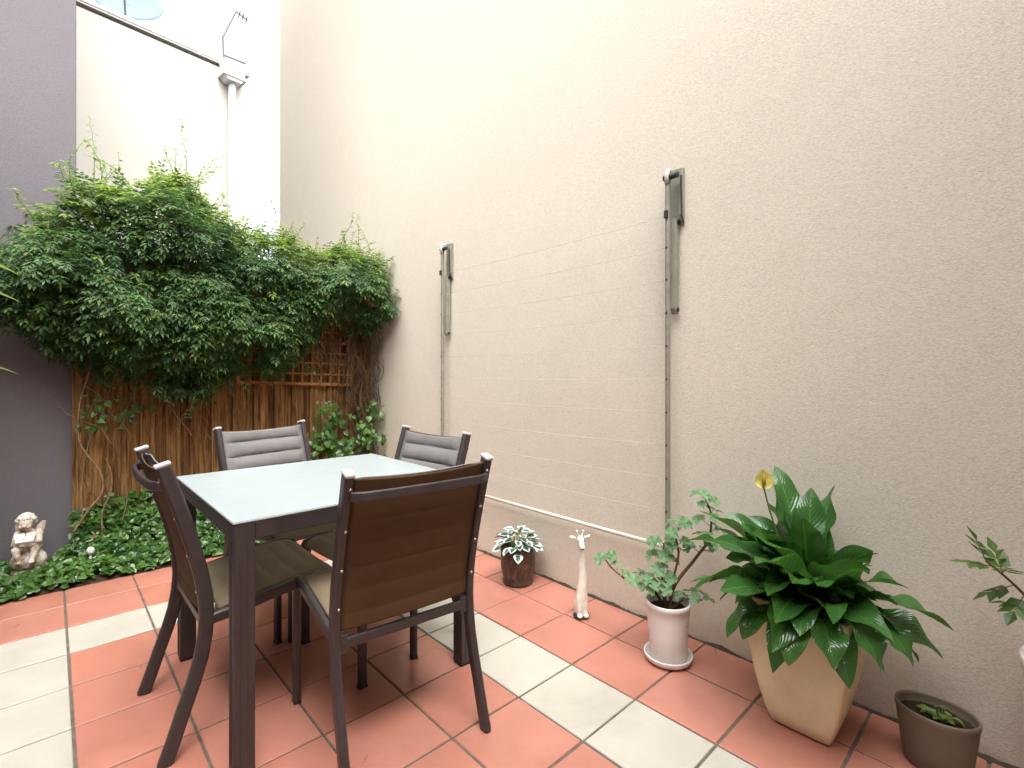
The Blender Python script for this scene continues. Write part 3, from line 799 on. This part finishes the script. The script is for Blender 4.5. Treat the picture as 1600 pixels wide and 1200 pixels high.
# ------------------------------------------------------------------ chairs
PROF = [(0,0),(.06,.021),(.15,.050),(.22,.074),(.29,.094),(.36,.106),(.42,.110),(.48,.107),(.56,.094),(.655,.071),(.73,.050),(.80,.029),(.86,.010),(.905,-.004)]
def py(z):
    for (z0_, a), (z1_, b) in zip(PROF, PROF[1:]):
        if z <= z1_: return a+(b-a)*(z-z0_)/(z1_-z0_)-.27
    return PROF[-1][1]-.27
def make_chair():
    t = thing('sling_chair', '', 'chair')
    hw = .231
    for sx in (-1, 1):
        p = MB(); p.sweep([(sx*hw, y-.27, z) for z, y in PROF], .026, .042, (1, 0, 0))
        po = p.build('back_post', M['frame_metal'], t, smooth=False, bevel=.002)
        c = MB(); c.box((sx*hw, py(.905)-.002, .909), (.028, .044, .012), rx=R(16)); c.build('end_cap', M['cap_plastic'], po, bevel=.005, seg=3)
        for zs in (.50, .62, .74, .865):
            s_ = MB(); s_.ball((sx*(hw-.004), py(zs)-.020, zs), (.0052, .0045, .0052), 8); s_.build('screw', M['steel'], po, smooth=True)
        f = MB(); f.sweep([(sx*hw, .262, .010), (sx*hw, .262, .40), (sx*hw, .255, .43)], .026, .034, (1, 0, 0))
        lo = f.build('leg', M['frame_metal'], t, bevel=.002)
        g_ = MB(); g_.box((sx*hw, .262, .005), (.024, .031, .010)); g_.build('foot_cap', M['dark_plastic'], lo)
        r_ = MB(); r_.sweep([(sx*hw, -.145, .405), (sx*hw, -.08, .412), (sx*hw, .05, .432), (sx*hw, .17, .448), (sx*hw, .225, .450), (sx*hw, .258, .440), (sx*hw, .272, .415)], .025, .036, (1, 0, 0))
        r_.build('side_rail', M['frame_metal'], t, bevel=.002)
    # rear cross bar flares where it meets the posts
    cb = MB(); yb = py(.385)
    cb.sweep([(-.217, yb, .386), (-.19, yb, .386), (.19, yb, .386), (.217, yb, .386)], .034, .016, (0, 0, 1))
    cb.box((-.209, yb+.004, .386), (.03, .026, .055)); cb.box((.209, yb+.004, .386), (.03, .026, .055))
    cb.build('cross_bar', M['frame_metal'], t, bevel=.003)
    fb = MB(); fb.sweep([(-.218, .235, .425), (.218, .235, .425)], .022, .022, (0, 0, 1)); fb.build('front_bar', M['frame_metal'], t)
    # bowed grab rail behind the top of the back
    gr = MB(); pts = []
    zr = .845; yr = py(zr)
    for x, off in ((-.225, -.012), (-.222, -.030), (-.200, -.043), (-.17, -.048), (-.09, -.052), (0, -.054), (.09, -.052), (.17, -.048), (.200, -.043), (.222, -.030), (.225, -.012)):
        pts.append((x, yr+off, zr))
    gr.sweep(pts, .028, .012, (0, 0, 1)); gr.build('grab_rail', M['frame_metal'], t, bevel=.002)
    # quilted front of the back and the plain rear panel
    def back(off, quilt, z_a, z_b, hwid):
        nx, nz = 24, 104; vs = []; fs = []
        for i in range(nx+1):
            u = i/nx*2-1
            for k in range(nz+1):
                s_ = k/nz; z = z_a+(z_b-z_a)*s_ - .010*(1-u*u)*s_
                q = 0.0
                if quilt and abs(u) < .87:
                    ph = ((.905-z)/.072) % 1.0
                    q = .017*(abs(sin(pi*ph))**.5)*min(1, (.87-abs(u))/.04)
                elif not quilt:
                    ph = ((.905-z)/.072) % 1.0; q = -.0022*(abs(sin(pi*ph))**.5)*min(1, max(0, .93-abs(u))/.08)
                sag = -.012*(1-u*u)
                vs.append((u*hwid, py(z)+off+q+sag, z))
        for i in range(nx):
            for k in range(nz):
                a = i*(nz+1)+k; fs.append((a, a+nz+1, a+nz+2, a+1))
        return vs, fs
    b1 = MB(); b1.add(*back(.006, True, .428, .893, .2185)); o1 = b1.build('backrest', M['sling'], t, smooth=True)
    b2 = MB(); v2, f2 = back(-.006, False, .428, .893, .2185); b2.add(v2, [f[::-1] for f in f2]); o2 = b2.build('back_panel', M['sling_back'], t, smooth=True)
    for o_, th, of in ((o1, .004, -1), (o2, .004, -1)):
        s_ = o_.modifiers.new('solid', 'SOLIDIFY'); s_.thickness = th; s_.offset = 0
    # seat
    nx, ny = 18, 60; vs = []; fs = []
    for i in range(nx+1):
        u = i/nx*2-1
        for k in range(ny+1):
            s_ = k/ny; y = -.125+.400*s_
            zb = .430+.034*min(1, (s_/.72))**.9 - (max(0, s_-.86)/.14)**2*.030
            q = 0
            if abs(u) < .87:
                ph = ((s_*.425+.02)/.074) % 1.0
                q = .009*(abs(sin(pi*ph))**.45)*min(1, (.87-abs(u))/.05)
            vs.append((u*.2185, y, zb+q-.012*(1-u*u)*(1-.4*s_)))
    for i in range(nx):
        for k in range(ny):
            a = i*(ny+1)+k; fs.append((a, a+ny+1, a+ny+2, a+1))
    s_ = MB(); s_.add(vs, fs); so_ = s_.build('seat', M['sling_seat'], t, smooth=True)
    md = so_.modifiers.new('solid', 'SOLIDIFY'); md.thickness = .012; md.offset = -1
    return t
ch = make_chair()
GRP = 'sling chairs around the glass table'
def heading(rear, ang):  # rear foot midpoint, ang = rotation of local +Y
    h = V((-sin(ang), cos(ang), 0)); return V((rear[0], rear[1], 0)) + h*.27
CH = [((.828, 1.283), R(-5.5), 'brown sling chair nearest the camera, its back turned to us and plain side showing'),
      ((.252, 2.037), R(-90), 'brown sling chair seen from its side, at the table edge nearest the grey wall'),
      ((.838, 2.868), R(180+13), 'brown sling chair across the table, its padded front facing us before the fence'),
      ((1.372, 2.03), R(90+5), 'brown sling chair beside the cream wall, only its padded back showing over the table')]
for k, (rear, ang, lab) in enumerate(CH):
    o = ch if k == 0 else copy_tree(ch)
    o.location = heading(rear, ang); o.rotation_euler = (0, 0, ang)
    tag(o, lab, 'chair', GRP)

# ------------------------------------------------------------------ clothesline
cl = thing('wall_clothesline', 'folded-down grey metal clothesline fixed to the cream wall', 'clothesline', (WX_, 0, 0))
for yp in (1.160, 2.925):
    pl = MB(); pl.prism([(-.002, 2.125), (-.020, 2.115), (-.034, 2.06), (-.040, 1.90), (-.012, 1.862), (-.002, 1.862)], 'Y', yp-.052, yp-.044)
    pl.prism([(-.002, 2.125), (-.006, 2.125), (-.006, 1.862), (-.002, 1.862)], 'Y', yp-.0435, yp+.03)
    po = pl.build('wall_bracket', M['line_paint'], cl, bevel=.002)
    dk = MB(); dk.prism([(-.046, 2.075), (-.036, 2.08), (-.030, 1.90), (-.012, 1.868), (-.020, 1.862), (-.040, 1.90)], 'Y', yp-.056, yp-.0525); dk.build('hinge_shade_wedge', M['dark_plastic'], po)  # solid dark wedge stands for the shaded hollow between bracket and arm
    pv_ = MB(); pv_.tube([(-.060, yp-.050, 2.075), (-.060, yp+.02, 2.075)], .013, 12); pv_.build('pivot', M['dark_plastic'], po)
    ch_ = MB(); ch_.prism([(-.010, 1.868), (-.045, 1.89), (-.050, 1.48), (-.040, 1.455), (-.022, 1.455), (-.014, 1.60)], 'Y', yp-.030, yp-.006); co_ = ch_.build('support_strut', M['line_paint'], cl, bevel=.002)
    
    for xb, zb, rb in ((-.030, 1.475, .010), (-.022, 1.875, .012)):
        bt = MB(); bt.tube([(xb, yp-.036, zb), (xb, yp-.004, zb)], rb, 10); bt.build('bolt', M['dark_plastic'], co_)
    am = MB(); am.sweep([(-.060, yp, .385), (-.060, yp, 2.04), (-.058, yp, 2.085)], .020, .024, (0, 1, 0)); ao = am.build('arm', M['line_paint'], cl, bevel=.002)
    cp_ = MB(); cp_.tube([(-.068, yp, 2.045), (-.070, yp, 2.085), (-.060, yp, 2.106), (-.044, yp, 2.112)], .011, 10); cp_.build('arm_cap', M['line_paint_pale'], ao, smooth=True)
    for z in (1.90, 1.755, 1.61, 1.46, 1.31, 1.16, 1.01, .86, .71, .56):
        e = MB(); e.tube([(-.073, yp, z), (-.062, yp, z)], .0055, 8); e.build('eyelet', M['dark_plastic'], ao)
    kb = MB(); kb.box((-.076, yp, 1.905), (.014, .016, .035)); kb.build('line_clip', M['dark_plastic'], ao, bevel=.002)
for z in (1.90, 1.755, 1.61, 1.46, 1.31, 1.16, 1.01, .86, .71, .56):
    wr = MB(); wr.tube([(-.064, 1.165+1.755*t/6, z-.010*(1-(t/3-1)**2)) for t in range(7)], .0011, 6); wr.build('line', M['line_wire'], cl, smooth=True)
ra = MB(); ra.tube([(-.062, 1.150, .398), (-.062, 2.935, .398)], .010, 14); ra.build('front_rail', M['line_paint_pale'], cl, smooth=True)

# ------------------------------------------------------------------ pots, plants, figurine
def pot_rim(prof_out, th): # outer profile -> closed outer + rim + inner wall down to soil
    top = prof_out[-1]; return prof_out + [(top[0]-th*.3, top[1]+th*.35), (top[0]-th*.8, top[1]+th*.2), (top[0]-th, top[1]-.004), (top[0]-th, top[1]-.05)]
def soil_disc(parent, r, z, sx=1, sy=1):
    b = MB(); n, m = 28, 6; vs = [(0, 0, z+.004)]
    for k in range(1, m+1):
        for i in range(n):
            a = 2*pi*i/n; q = r*k/m; x, y = q*cos(a)*sx, q*sin(a)*sy
            vs.append((x, y, z+.006*noise.noise(V((x*60, y*60, 1)))))
    fs = [(0, 1+i, 1+(i+1) % n) for i in range(n)]
    for k in range(m-1):
        for i in range(n): fs.append((1+k*n+i, 1+(k+1)*n+i, 1+(k+1)*n+(i+1) % n, 1+k*n+(i+1) % n))
    b.add(vs, fs); return b.build('soil', M['soil'], parent, smooth=True)

# small brown pot with a variegated plant
P1 = (1.945, 2.035, 0)
p = thing('brown_pot', 'small mottled brown glazed pot by the wall nearest the table', 'pot', P1)
b = MB(); b.lathe(pot_rim([(.078, 0), (.086, .008), (.087, .020), (.078, .030), (.090, .055), (.097, .10), (.099, .15), (.097, .185), (.101, .198)], .012), n=44, wob=.02); b.build('pot_body', M['brown_glaze'], p, smooth=True)
soil_disc(p, .09, .172)
hv = thing('variegated_plant', 'small plant with white-edged blue-green leaves in the brown pot', 'plant', (P1[0], P1[1], .172))
lf = MB(); sk = MB()
def heart(mb, p, d, nrm, L, W):
    d = d.normalized(); s = d.cross(nrm).normalized(); n = s.cross(d)
    rows = [(0, .35), (.12, .85), (.3, 1.0), (.55, .82), (.8, .42), (1.0, 0)]
    cen = []; lft = []; rgt = []
    for t, w_ in rows:
        c = p+d*t*L-n*.22*L*t*t; cen.append(c - n*.04*L); lft.append(c-s*w_*W/2+n*.05*L); rgt.append(c+s*w_*W/2+n*.05*L)
    for i in range(5):
        e1 = .98 if i > 0 else .8
        mb.add([lft[i], cen[i], cen[i+1], lft[i+1]], [(0, 1, 2, 3)], [[(.95, 0), (0 if i else .6, 0), (0 if i < 3 else .55+.2*(i-3), 0), (.95, 0)]])
        mb.add([cen[i], rgt[i], rgt[i+1], cen[i+1]], [(0, 1, 2, 3)], [[(0 if i else .6, 0), (.95, 0), (.95, 0), (0 if i < 3 else .55+.2*(i-3), 0)]])
for k in range(46):
    az = k*2.4+rnd.gauss(0, .25); rr_ = .02+.090*(k/46)**.6; h_ = .125-.090*(k/46)+rnd.gauss(0, .012)
    b0 = V((.02*cos(az), .02*sin(az), 0)); e = V((rr_*cos(az), rr_*sin(az), h_))
    sk.tube([b0, b0.lerp(e, .6)+V((0, 0, .012)), e], [.0022, .0018, .0014], 5, False)
    heart(lf, e, V((cos(az), sin(az), .25-.6*k/46)), V((rnd.gauss(0, .25), rnd.gauss(0, .25), 1)), rnd.uniform(.048, .066), rnd.uniform(.042, .055))
lf.build('leaves', M['variegated_leaf'], hv, smooth=True); sk.build('stems', M['green_stem'], hv, smooth=True)

# giraffe figurine
gf = thing('giraffe_figurine', 'slim white giraffe figurine standing on the tiles against the wall', 'figurine', (1.895, 1.535, 0), R(-35))
b = MB(); b.lathe([(0, 0), (.036, 0), (.040, .006), (.038, .012), (0, .014)], n=24); b.build('base', M['dark_plastic'], gf, smooth=True)  # dark disc stands for the shadow at the figurine's feet
b = MB()
b.tube([(0,0,.012),(0,0,.06),(.002,0,.11),(.004,0,.16),(.004,-.002,.22),(.0,-.003,.28),(-.004,-.004,.335),(-.006,-.004,.372)], [.026,.030,.028,.024,.0195,.0165,.015,.0165], 16)
b.ball((-.006, -.006, .376), (.019, .021, .022), 14)
capsule(b, (-.006, -.010, .372), (-.008, -.048, .352), .017, .011)
for sx in (-1, 1):
    capsule(b, (sx*.015, -.012, .10), (sx*.015, -.026, .022), .013, .010); b.ball((sx*.016, -.031, .018), (.014, .018, .011), 10)
    capsule(b, (sx*.020, .010, .07), (sx*.021, .012, .020), .014, .011)
o = b.build('body', M['figure_white'], gf, smooth=True)
rm = o.modifiers.new('remesh', 'REMESH'); rm.mode = 'VOXEL'; rm.voxel_size = .003; rm.use_smooth_shade = True
o.modifiers.new('smooth', 'SMOOTH').iterations = 3
for sx in (-1, 1):
    b = MB(); b.tube([(sx*.008-.006, 0, .388), (sx*.014-.006, .002, .412)], [.0035, .003], 8); b.ball((sx*.015-.006, .002, .416), .0065, 10); b.build('horn', M['figure_white'], gf, smooth=True)
    b = MB(); b.ball((sx*.036-.006, .004, .386), (.018, .005, .009), 12, Matrix.Rotation(sx*R(-18), 3, 'Y')); b.build('ear', M['figure_white'], gf, smooth=True)
    b = MB(); b.ball((sx*.0155-.006, -.022, .376), .0032, 8); b.build('eye', M['dark_plastic'], gf, smooth=True)
b = MB(); b.ball((-.008, -.058, .348), (.007, .003, .0035), 8); b.build('mouth', M['dark_plastic'], gf)

# white pot with its saucer and a geranium
P2 = (1.872, 1.058, 0)
s_ = thing('white_saucer', 'round white saucer under the white flower pot', 'saucer', P2)
b = MB(); b.lathe([(0, 0), (.074, 0), (.075, .005), (.084, .006), (.092, .012), (.098, .030), (.0965, .034), (.090, .030), (.086, .012), (0, .010)], n=48); b.build('dish', M['pot_white'], s_, smooth=True)
p = thing('white_pot', 'tall smooth white flower pot holding the geranium', 'pot', (P2[0], P2[1], .0105))
b = MB(); b.lathe(pot_rim([(.070, 0), (.073, .004), (.078, .10), (.084, .18), (.087, .214), (.090, .218), (.091, .234)], .010), n=48); b.build('pot_body', M['pot_white'], p, smooth=True)
soil_disc(p, .081, .200)
ge = thing('geranium', 'leggy geranium with lobed pale green leaves in the white pot', 'plant', (P2[0], P2[1], .210))
lf = MB(); sk = MB()
def lobed(mb, p, nrm, r, az):
    nrm = nrm.normalized(); a = nrm.cross(V((cos(az), sin(az), .1))).normalized(); b_ = nrm.cross(a)
    n = 30; vs = [p-nrm*r*.12]
    for k in range(n):
        t = 2*pi*k/n
        q = r*(.80+.13*cos(5*t+pi)+.06*cos(15*t))*(1-.55*math.exp(-((t-pi)/.22)**2))
        vs.append(p + a*q*sin(t) + b_*q*cos(t) + nrm*r*(.10*cos(5*t)+.07*sin(2*t)))
    mid = [p + (V(v)-p)*.55 - nrm*r*.04 for v in vs[1:]]
    m0 = len(vs); vs += mid
    fs = [(0, m0+k, m0+(k+1) % n) for k in range(n)] + [(m0+k, 1+k, 1+(k+1) % n, m0+(k+1) % n) for k in range(n)]
    mb.add(vs, fs)
def branch(pts, r0, r1, nleaf, lr, start=.2):
    pp = [V(q) for q in pts]; out = []
    for i in range(len(pp)-1):
        p0 = pp[max(i-1, 0)]; p1 = pp[i]; p2 = pp[i+1]; p3 = pp[min(i+2, len(pp)-1)]
        for k in range(8):
            t = k/8; out.append(.5*((2*p1)+(p2-p0)*t+(2*p0-5*p1+4*p2-p3)*t*t+(3*p1-p0-3*p2+p3)*t**3))
    out.append(pp[-1]); n = len(out)
    sk.tube(out, [r0+(r1-r0)*i/n for i in range(n)], 8, False)
    for k in range(nleaf):
        t = start+(1-start)*k/max(1, nleaf-1); c = out[min(n-1, int(t*(n-1)))]
        az = k*2.4+rnd.uniform(-.4, .4); L = rnd.uniform(.03, .065)*(1.1-.4*t)
        e = c + V((cos(az)*L, sin(az)*L, L*.55)); e.x = min(e.x, WX_-P2[0]-.035)
        lf.mi = 1; lf.tube([c, c.lerp(e, .5)+V((0, 0, .006)), e], [.0018, .0014, .0012], 5, False); lf.mi = 0
        lobed(lf, e, V((cos(az)*.6-.25, sin(az)*.6-.25, 1.0)), lr*rnd.uniform(.7, 1.15), az)
branch([(.01, 0, 0), (.02, -.02, .10), (.06, -.09, .22), (.09, -.13, .30), (.10, -.135, .40), (.09, -.11, .47)], .008, .003, 13, .036, .42)
branch([(0, .01, 0), (-.005, .02, .09), (.0, .03, .18), (.02, .03, .26)], .007, .003, 11, .040, .3)
branch([(.02, -.01, .12), (.03, -.03, .22), (.03, -.02, .30), (.05, -.03, .35)], .005, .003, 9, .036, .35)
branch([(-.01, .01, 0), (-.03, .05, .07), (-.05, .12, .09), (-.03, .20, .075)], .006, .003, 9, .036, .3)
branch([(-.03, .19, .075), (-.02, .27, .10), (-.005, .315, .125)], .0045, .0028, 3, .040, .6)
branch([(.01, -.01, 0), (.03, -.06, .05), (.05, -.12, .06)], .005, .003, 6, .036, .4)
branch([(-.01, 0, 0), (-.05, -.0, .08), (-.08, .02, .12)], .005, .003, 7, .036, .4)
lf.build('leaves', [M['geranium_leaf'], M['green_stem']], ge, smooth=True); sk.build('stems', M['dark_stem'], ge, smooth=True)

# square sand-coloured planter with a peace lily
P3 = (1.882, .545, 0)
p = thing('sand_planter', 'tall square tapering sand-coloured ceramic planter by the wall', 'planter', P3, R(0))
b = MB(); prof = [(.074,0),(.074,.006),(.082,.007),(.088,.011),(.101,.05),(.116,.11),(.130,.18),(.141,.25),(.148,.32),(.151,.38),(.152,.425),(.150,.431),(.140,.432),(.136,.425),(.134,.375)]
vs = []; nq = 9
def sq(h, z):
    out = []; k = .10
    bow = .02
    for q in range(4):
        a = q*pi/2
        for i in range(nq):
            t = -1+2*i/nq
            tt_ = max(-1+k, min(1-k, t)); x = h*tt_; y = -h*(1+bow*(1-tt_*tt_))
            # chamfered corner
            if i == 0: x = -h*(1-k); 
            out.append((x*cos(a)-y*sin(a), x*sin(a)+y*cos(a), z))
        out.append((h*(1-k)*cos(a)+h*sin(a), h*(1-k)*sin(a)-h*cos(a), z))
        cz = h*(1-k*.3)
        out.append((cz*cos(a)+cz*sin(a), cz*sin(a)-cz*cos(a), z))
    return out
rings = [sq(h, z) for h, z in prof]; n = len(rings[0]); vs = [v for r_ in rings for v in r_]
fs = [(i*n+k, i*n+(k+1) % n, (i+1)*n+(k+1) % n, (i+1)*n+k) for i in range(len(prof)-1) for k in range(n)] + [tuple(range(n))[::-1]]
b.add(vs, fs); b.build('pot_body', M['sand_ceramic'], p, smooth=True, bevel=0)
b = MB(); b.box((0, 0, .385), (.272, .272, .012)); b.build('soil', M['soil'], p)
ll = thing('peace_lily', 'lush peace lily with broad glossy dark leaves and one yellow-green flower', 'plant', (P3[0], P3[1], .392))
lf = MB(); sk = MB()
LEAVES = []
for k in range(44):
    f = k/44
    az = k*2.39996+rnd.gauss(0, .2)
    el = R(78)-R(66)*f**.85+rnd.gauss(0, .10)
    pet = rnd.uniform(.07, .14)*(1.2-.6*f)
    L = rnd.uniform(.21, .28)*(1.0-.08*f); dr = .6+.8*f+rnd.gauss(0, .15)
    if sin(az) < -.5: L *= .74; pet *= .75
    LEAVES.append((az, el, pet, L, rnd.uniform(.112, .145), dr))
for az, el, pet, L, W, dr in ((pi*.97, -.1, .07, .23, .10, 1.5), (pi*1.22, .0, .08, .22, .105, 1.6), (pi*.78, .1, .09, .22, .10, 1.6), (-pi*.5, .40, .12, .25, .12, .9), (-pi*.46, .10, .09, .24, .125, .9), (-pi*.62, .7, .13, .22, .12, .7), (pi*.5, .40, .19, .27, .11, .8), (pi*.56, .15, .12, .26, .10, 1.1), (pi*1.4, .0, .07, .20, .10, 1.4), (pi*.86, .50, .05, .33, .14, .6), (pi*1.15, .55, .05, .30, .14, .7), (pi*.9, .95, .12, .27, .13, .7), (pi*.62, .8, .17, .26, .115, .6), (pi*.3, 1.2, .22, .26, .115, .5), (pi*1.25, .9, .10, .27, .13, .7), (pi*.72, .45, .08, .30, .13, .8), (pi*1.05, .75, .09, .28, .13, .75), (pi*1.32, .45, .06, .26, .12, .8), (pi*.8, .8, .12, .28, .12, .7), (pi*1.0, .25, .05, .27, .125, .9), (pi*.84, -.05, .13, .17, .095, 1.6), (pi*1.04, -.05, .14, .16, .10, 1.7), (pi*1.17, .05, .13, .16, .10, 1.5), (pi*1.30, .05, .15, .155, .10, 1.5), (pi*1.44, 0, .15, .16, .10, 1.6), (-pi*.42, -.1, .13, .18, .10, 1.5)):
    LEAVES.append((az, el, pet, L, W, dr))
for az, el, pet, L, W, dr in LEAVES:
    b0 = V((.05*cos(az)*rnd.random(), .05*sin(az)*rnd.random(), 0))
    d = V((cos(az)*cos(el+.25), sin(az)*cos(el+.25), sin(el+.25)))
    e = b0 + d*pet
    # keep leaves clear of the wall: turn those that would pass into it along the wall
    reach = P3[0]+e.x+cos(az)*cos(el)*L*.9
    if reach > WX_-.03:
        sgn = 1 if sin(az) >= 0 else -1
        az2 = sgn*(pi/2)+rnd.uniform(-.1, .35)*sgn; az = az2
        el = min(1.3, el+.25)
        e = b0 + V((cos(az)*cos(el+.25), sin(az)*cos(el+.25), sin(el+.25)))*pet; e.x = min(e.x, .12)
    sk.tube([b0, b0.lerp(e, .5)+V((0, 0, .01)), e], [.0042, .0036, .0028], 6, False)
    strap(lf, e, az, el, L, W, dr, 18, .15, .15, 0, rnd.gauss(0, .45))
for i, v in enumerate(lf.v):
    if v[0] > WX_-P3[0]-.008: lf.v[i] = (WX_-P3[0]-.008, v[1], v[2])
lf.build('leaves', M['lily_leaf'], ll, smooth=True); sk.build('leaf_stalks', M['green_stem'], ll, smooth=True)
fs_ = MB(); fp = V((-.092, .109, .408)); fs_.tube([(-.01, .03, 0), (-.05, .06, .18), (-.078, .095, .33), fp], [.0036, .0032, .003, .0026], 7, False); fs_.build('flower_stalk', M['green_stem'], ll, smooth=True)
fd = V((-.80, -.55, .25)).normalized(); fs2 = fd.cross(V((0, 0, 1))).normalized(); fu = fs2.cross(fd)
sp2 = MB(); sp2.tube([fp+fd*.010, fp+fd*.014+fu*.022, fp+fd*.013+fu*.034, fp+fd*.012+fu*.040], [.0055, .0068, .0055, .002], 10); sp2.build('spadix', M['spadix'], ll, smooth=True)
sh = MB(); rows = []
for i in range(13):                       # open cupped spathe with a pointed tip, wavy rim
    t = i/12; wd = .034*sin(pi*min(1, .10+t*.93))**.8*(1-.25*t)
    rows.append([fp + fu*(-.010+.066*t) + fs2*(wd*c) + fd*(.020*abs(c)**1.6*(1-.3*t)-.004+.016*t*t + .004*sin(9*t+3*c)) for c in (-1, -.66, -.33, 0, .33, .66, 1)])
sh.add([v for r_ in rows for v in r_], [(i*7+k, i*7+k+1, i*7+k+8, i*7+k+7) for i in range(12) for k in range(6)])
sh.build('spathe', M['spathe'], ll, smooth=True)

# oval olive pot with a seedling
P4 = (1.955, .218, 0)
p = thing('oval_pot', 'low oval grey-brown pot of bare soil at the lower right', 'pot', P4, R(0))
b = MB(); b.lathe(pot_rim([(.074, 0), (.079, .004), (.086, .05), (.094, .11), (.098, .150), (.101, .160), (.101, .170)], .009), n=48, sx=.78, sy=1.0); b.build('pot_body', M['pot_olive'], p, smooth=True)
soil_disc(p, .090, .145, .78, 1.0)
sd_ = thing('seedling', 'tiny yellow-green seedling sprouting in the oval pot', 'plant', (P4[0]-.005, P4[1]-.012, .146))
lf = MB(); sk = MB()
for k in range(16):
    az = k*2.4; q = .012+.030*rnd.random(); e = V((q*cos(az)*.7, q*sin(az)*1.1, .010+.022*rnd.random()))
    sk.tube([(e.x*.3, e.y*.3, 0), e], [.0014, .001], 5, False); round_leaf(lf, e, V((rnd.gauss(0, .3), rnd.gauss(0, .3), 1)), rnd.uniform(.014, .024), V((cos(az), sin(az), .2)))
lf.build('leaves', M['strap_leaf'], sd_, smooth=True); sk.build('stems', M['green_stem'], sd_, smooth=True)

# rose-like shrub in a pale pot entering at the right edge
P5 = (1.925, -.098, 0)
p = thing('pale_pot', 'tall pale pot cut off by the right edge of the picture', 'pot', P5)
b = MB(); b.lathe(pot_rim([(.095, 0), (.10, .006), (.118, .16), (.132, .32), (.137, .405), (.142, .41), (.142, .43)], .012), n=44); b.build('pot_body', M['pot_white'], p, smooth=True)
soil_disc(p, .128, .40)
rs = thing('rose_shrub', 'thin shrub with small oval leaves reaching in from the right edge', 'shrub', (P5[0], P5[1], .40))
lf = MB(); sk = MB()
def rose_branch(pts, r0, leaves):
    path(sk, pts, r0)
    for (p_, d_, sz) in leaves:
        p_ = V(p_); d_ = V(d_).normalized(); _, s2, u2 = frame_of(d_)
        q = p_ + d_*.035; sk.tube([p_, q+d_*.02], [.0014, .001], 5, False)
        for (a, sg) in ((.35, -1), (.35, 1), (.75, -1), (.75, 1), (1.05, 0)):
            dv = (d_*(.7 if sg else 1)+s2*sg*.75).normalized()
            b_ = p_+d_*.055*a
            leaflet(lf, b_, dv, u2+V((0, 0, .6)), sz*rnd.uniform(.85, 1.1), sz*.62, .15, .15)
rose_branch([(0, 0, 0), (-.01, .05, .10), (-.005, .11, .165), (-.01, .16, .22), (-.02, .205, .262)], .0045,
    [((-.02, .205, .262), (-.2, .3, .9), .047), ((-.015, .19, .25), (-.5, .8, .1), .047), ((-.012, .17, .23), (.3, .3, .9), .047), ((-.01, .175, .235), (-.7, -.2, .4), .047), ((-.01, .15, .21), (-.3, .8, -.5), .050), ((-.008, .13, .19), (-.6, .3, -.6), .050), ((-.006, .11, .165), (.2, .8, -.2), .047), ((-.01, .09, .145), (-.7, -.3, .1), .047)])
rose_branch([(0, 0, 0), (-.03, -.05, .12), (-.03, -.08, .25), (0, -.1, .34)], .0045,
    [((0, -.1, .34), (0, -.3, .9), .047), ((-.03, -.08, .25), (-.7, 0, .4), .047), ((-.03, -.07, .2), (.3, -.8, .3), .047), ((-.03, -.05, .12), (-.6, -.5, .2), .047)])
lf.build('leaves', M['rose_leaf'], rs, smooth=False); sk.build('stems', M['dark_stem'], rs, smooth=True)
